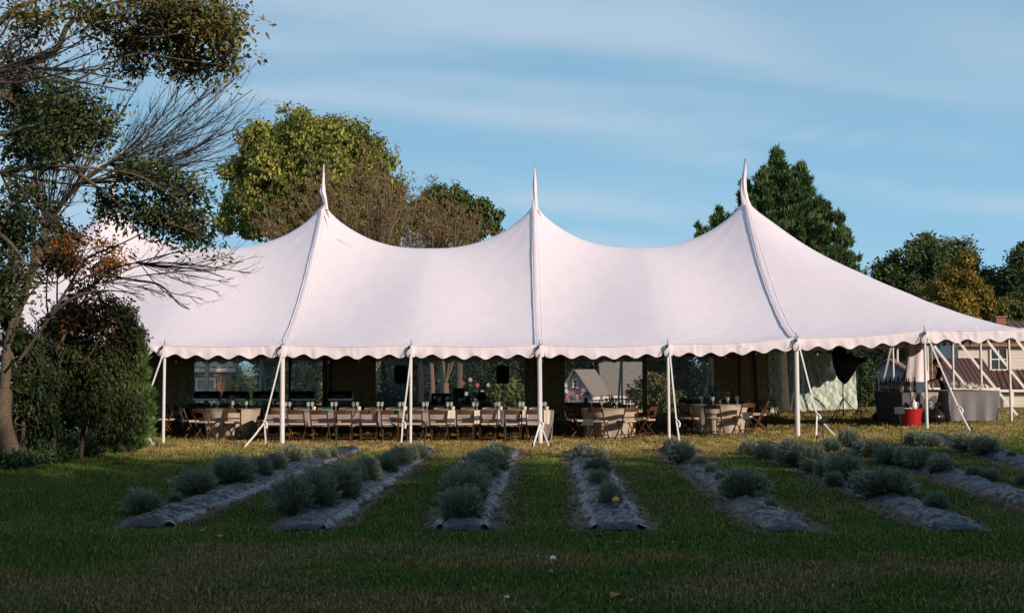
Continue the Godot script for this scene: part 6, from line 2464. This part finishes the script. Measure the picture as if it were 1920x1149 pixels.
	sh.lathe(Vector3.ZERO, [Vector2(0, 0), Vector2(0.032, 0), Vector2(0.042, 0.12), Vector2(0.030, 0.16), Vector2(0.015, 0.18), Vector2(0, 0.185)], 14)
	obj("cup", sh, mats["steel"], g)
	tag(g, "steel cocktail shaker held by the person behind the bar", "shaker")

# ---------------------------------------------------------------- small things on the lawn and beyond the windows
func make_small_things() -> void:
	var rng := RandomNumberGenerator.new()
	rng.seed = 12
	var iron: Material = mats["dark_iron"]
	var plate := mat("sign_plate", Color(0.018, 0.028, 0.032), 0.7, 0.0, 0.2, 8.0)
	# plant markers at the far ends of the beds: [foot x, foot y, lean, plate width]
	for s in [[629, 846, 0.05, 0.0, "thin dark marker stake at the back of the leftmost bed"], [795, 842, 0.10, 0.0, "leaning dark marker stake at the back of the second bed from the left"], [946, 836, 0.04, 0.0, "thin dark marker stake at the back of the third bed from the left"], [1100, 842, 0.06, 0.24, "plant marker with a small dark plate behind the fourth bed from the left"], [1402, 830, -0.05, 0.15, "plant marker with a small dark plate behind the third bed from the right"], [1693, 833, -0.08, 0.21, "tall plant marker with a dark plate in front of the red tub"]]:
		var p := onground(s[0], s[1])
		var o := thing("plant_marker", p)
		var h := 0.62
		if s[0] == 1693: h = 0.72
		var top := Vector3(s[2] * h, h, 0)
		var mb := MB.new()
		mb.tube(PackedVector3Array([Vector3(0, -0.05, 0), top]), 0.013, 0.012, 6)
		obj("stake", mb, plate, o)
		if s[3] > 0.0:
			mb = MB.new()
			mb.box(top + Vector3(0, -0.02, 0.02), Vector3(s[3], 0.15, 0.012), Basis(Vector3(0, 0, 1), -s[2]) * Basis(Vector3.RIGHT, -0.1), 0.004)
			obj("plate", mb, plate, o)
		tag(o, s[4], "plant marker", "plant markers behind the beds")
	# spot lamp on a spike
	var p := onground(1547, 832)
	var lamp := thing("garden_spotlight", p)
	var mb := MB.new()
	mb.tube(PackedVector3Array([Vector3(0, -0.05, 0), Vector3(-0.06, 0.42, 0)]), 0.013, 0.013, 6)
	obj("spike", mb, iron, lamp)
	mb = MB.new()
	mb.lathe(Vector3(-0.06, 0.48, 0), [Vector2(0, -0.09), Vector2(0.05, -0.08), Vector2(0.06, 0.0), Vector2(0.075, 0.11), Vector2(0.06, 0.11), Vector2(0.0, 0.07)], 14, Basis(Vector3(0, 0, 1), -1.1))
	obj("head", mb, iron, lamp)
	tag(lamp, "small dark garden spotlight on a spike beside the tent's right seam pole", "spotlight")
	# odds and ends on the grass
	p = onground(1037, 1055)
	mb = MB.new()
	mb.lathe(Vector3(0, 0.035, 0), [Vector2(0, -0.034), Vector2(0.02, -0.028), Vector2(0.034, 0), Vector2(0.02, 0.028), Vector2(0, 0.034)], 14)
	var ball := obj("white_ball", mb, mat("white_plastic", Color(0.68, 0.68, 0.66), 0.4))
	ball.position = p
	tag(ball, "small white ball lying on the foreground grass", "ball")
	p = onground(950, 1127)
	mb = MB.new()
	mb.box(Vector3(0, 0.012, 0), Vector3(0.04, 0.02, 0.03), Basis(Vector3.UP, 0.5), 0.008)
	var scrap := obj("paper_scrap", mb, mats["white_plastic"])
	scrap.position = p + Vector3(0, 0.02, 0)
	tag(scrap, "tiny white scrap lying on the grass at the picture's bottom", "litter")
	p = onground(1155, 966)
	mb = MB.new()
	mb.lathe(Vector3(0, 0.05, 0), [Vector2(0, -0.035), Vector2(0.035, -0.03), Vector2(0.048, 0), Vector2(0.03, 0.03), Vector2(0.006, 0.036), Vector2(0.005, 0.055), Vector2(0, 0.056)], 16)
	var gourd := obj("yellow_gourd", mb, mat("gourd", Color(0.55, 0.34, 0.03), 0.45, 0.0, 0.15, 8.0))
	gourd.position = p + Vector3(0, 0.14, 0)
	tag(gourd, "small yellow gourd on the weed fabric of the fourth bed from the left", "gourd")
	# fallen leaves, the ones large enough to tell apart
	var lm := leaf_mat("fallen_leaf", 0.0, 0.8)
	var where := [["near the picture's bottom, right of the white ball", 1155, 1128, 0.13], ["on the grass by the first lavender bed, the upper of two", 380, 1003, 0.09], ["on the grass by the first lavender bed, the lower of two", 412, 1014, 0.09], ["beside the undergrowth on the left", 243, 861, 0.16], ["on the lawn left of the first lavender bush", 225, 965, 0.1], ["below the white ball on the foreground grass", 1033, 1082, 0.07]]
	for w in where:
		p = onground(w[1], w[2])
		mb = MB.new()
		mb.col = Color(0.26, 0.14, 0.06)
		var s: float = w[3]
		var rows := []
		for j in 7:
			var f := j / 6.0
			var wide := s * 0.3 * sin(PI * clampf(f * 0.95 + 0.03, 0.0, 1.0)) * (1.0 + 0.35 * sin(f * 15.0))
			rows.append(PackedVector3Array([Vector3(-wide, 0.025 + wide * 0.5, (f - 0.5) * s), Vector3(0, 0.02 + 0.03 * sin(f * 3.0), (f - 0.5) * s), Vector3(wide, 0.02 + wide * 0.6, (f - 0.5) * s)]))
		mb.grid(rows)
		var leaf := obj("fallen_leaf", mb, lm)
		leaf.position = p + Vector3(0, 0.02, 0)
		leaf.rotation.y = rng.randf_range(0, TAU)
		tag(leaf, "curled brown leaf %s" % w[0], "leaf", "fallen leaves")
	var xf := []
	var cs := []
	for k in 420:
		var q := onground(rng.randf_range(-20, 640), rng.randf_range(842, 925)) if k < 300 else onground(rng.randf_range(0, 1920), rng.randf_range(836, 1140))
		xf.append(Transform3D(Basis(rnd_unit(rng), rng.randf_range(0, 0.9)).rotated(Vector3.UP, rng.randf_range(0, TAU)) * rng.randf_range(0.6, 1.2), q + Vector3(0, 0.025, 0)))
		cs.append(Color(0.07, 0.04, 0.025).lerp(Color(0.22, 0.11, 0.05), pow(rng.randf(), 2.0)))
	tag(scatter("leaf_litter", leaf_clump(1, 0.01, 0.10, 0.06, 33, 0.0), lm, null, xf, cs), "scattered dry brown leaves on the lawn, most under the trees on the left", "leaves", "", "stuff")
	# flowers seen through the clear windows
	var stem := mat("flower_stem", Color(0.07, 0.12, 0.03), 0.8, 0.0, 0.3, 4.0)
	var spots := [[868, 718, Color(0.42, 0.12, 0.08)], [882, 712, Color(0.62, 0.50, 0.34)], [895, 722, Color(0.5, 0.18, 0.14)], [905, 735, Color(0.7, 0.62, 0.44)], [916, 722, Color(0.62, 0.55, 0.5)], [926, 730, Color(0.36, 0.07, 0.12)], [935, 736, Color(0.5, 0.1, 0.16)], [874, 738, Color(0.65, 0.6, 0.5)], [920, 745, Color(0.7, 0.55, 0.25)], [912, 757, Color(0.68, 0.6, 0.3)], [933, 750, Color(0.55, 0.16, 0.3)], [890, 750, Color(0.6, 0.5, 0.42)],
		[1065, 746, Color(0.62, 0.16, 0.36)], [1071, 738, Color(0.68, 0.2, 0.42)], [1083, 744, Color(0.7, 0.3, 0.46)], [1092, 740, Color(0.68, 0.22, 0.42)], [1078, 729, Color(0.22, 0.03, 0.05)], [1060, 722, Color(0.75, 0.72, 0.68)], [1062, 733, Color(0.75, 0.72, 0.68)], [1066, 756, Color(0.6, 0.2, 0.4)], [1094, 732, Color(0.65, 0.25, 0.45)]]
	var hue := {}
	for k in spots.size():
		var f: Array = spots[k]
		var d := 53.0 + 0.8 * sin(k * 2.7)
		var head := at(f[0], f[1], d)
		var foot := ground_at(head.x + 0.06 * sin(k * 3.1), d)
		var o := thing("flower_plant", foot)
		var local := head - foot
		mb = MB.new()
		mb.tube(curve([Vector3.ZERO, local * 0.5 + Vector3(0.02, 0, 0.02), local], 4), 0.010, 0.006, 5)
		for q in 14:
			var b := local * rng.randf_range(0.15, 0.85)
			var dir := (rnd_unit(rng) + Vector3(0, 0.4, 0)).normalized()
			var sd := dir.cross(rnd_unit(rng)).normalized() * 0.03
			mb.quad(b, b + dir * 0.08 + sd, b + dir * 0.19, b + dir * 0.08 - sd, Vector3.UP)
		obj("stem", mb, stem, o)
		mb = MB.new()
		mb.col = f[2]
		for ring in 3:
			for q in 9:
				var a := TAU * q / 9.0 + ring * 0.35
				var tilt: float = [0.15, 0.6, 1.1][ring]
				var dir := Vector3(cos(a) * cos(tilt), sin(a) * cos(tilt), sin(tilt))
				var sd := dir.cross(Vector3(0, 0, 1)).normalized() * 0.028
				var l := 0.10 - ring * 0.019
				mb.quad(local, local + dir * l * 0.6 + sd, local + dir * l, local + dir * l * 0.6 - sd, Vector3(0, 0, 1))
		obj("flower_head", mb, leaf_mat("petals", 0.3), o)
		var word := "pink and white dahlia" if k < 12 else "bright pink dahlia"
		var nn: int = hue.get(word, 0)
		hue[word] = nn + 1
		tag(o, "tall %s, %s of those seen through the %s window" % [["dusky", "bright"][0 if k < 12 else 1] + " dahlia", ORD[nn], "middle" if k < 12 else "cottage"], "flower", "dahlias behind the tent windows")
	# string of small bulbs under the front eave
	var sl := thing("string_lights", Vector3.ZERO)
	mb = MB.new()
	var line := PackedVector3Array()
	for k in 201:
		var x := lerpf(-8.4, 12.6, k / 200.0)
		line.append(Vector3(x, EAVE - 0.26 + rise(x) - 0.09 * pow(absf(sin(x * 1.03)), 1.5), -TENT_N - 0.4))
	mb.tube(line, 0.006, 0.006, 4)
	obj("cable", mb, iron, sl)
	for k in 28:
		var b := line[k * 7 + 3]
		mb = MB.new()
		mb.lathe(b + Vector3(0, -0.055, 0), [Vector2(0, -0.022), Vector2(0.018, -0.012), Vector2(0.022, 0.004), Vector2(0.012, 0.03), Vector2(0.011, 0.05)], 8)
		obj("bulb", mb, mats["white_plastic"], sl)
	tag(sl, "string of small round bulbs hung just inside the front eave of the tent", "string lights")
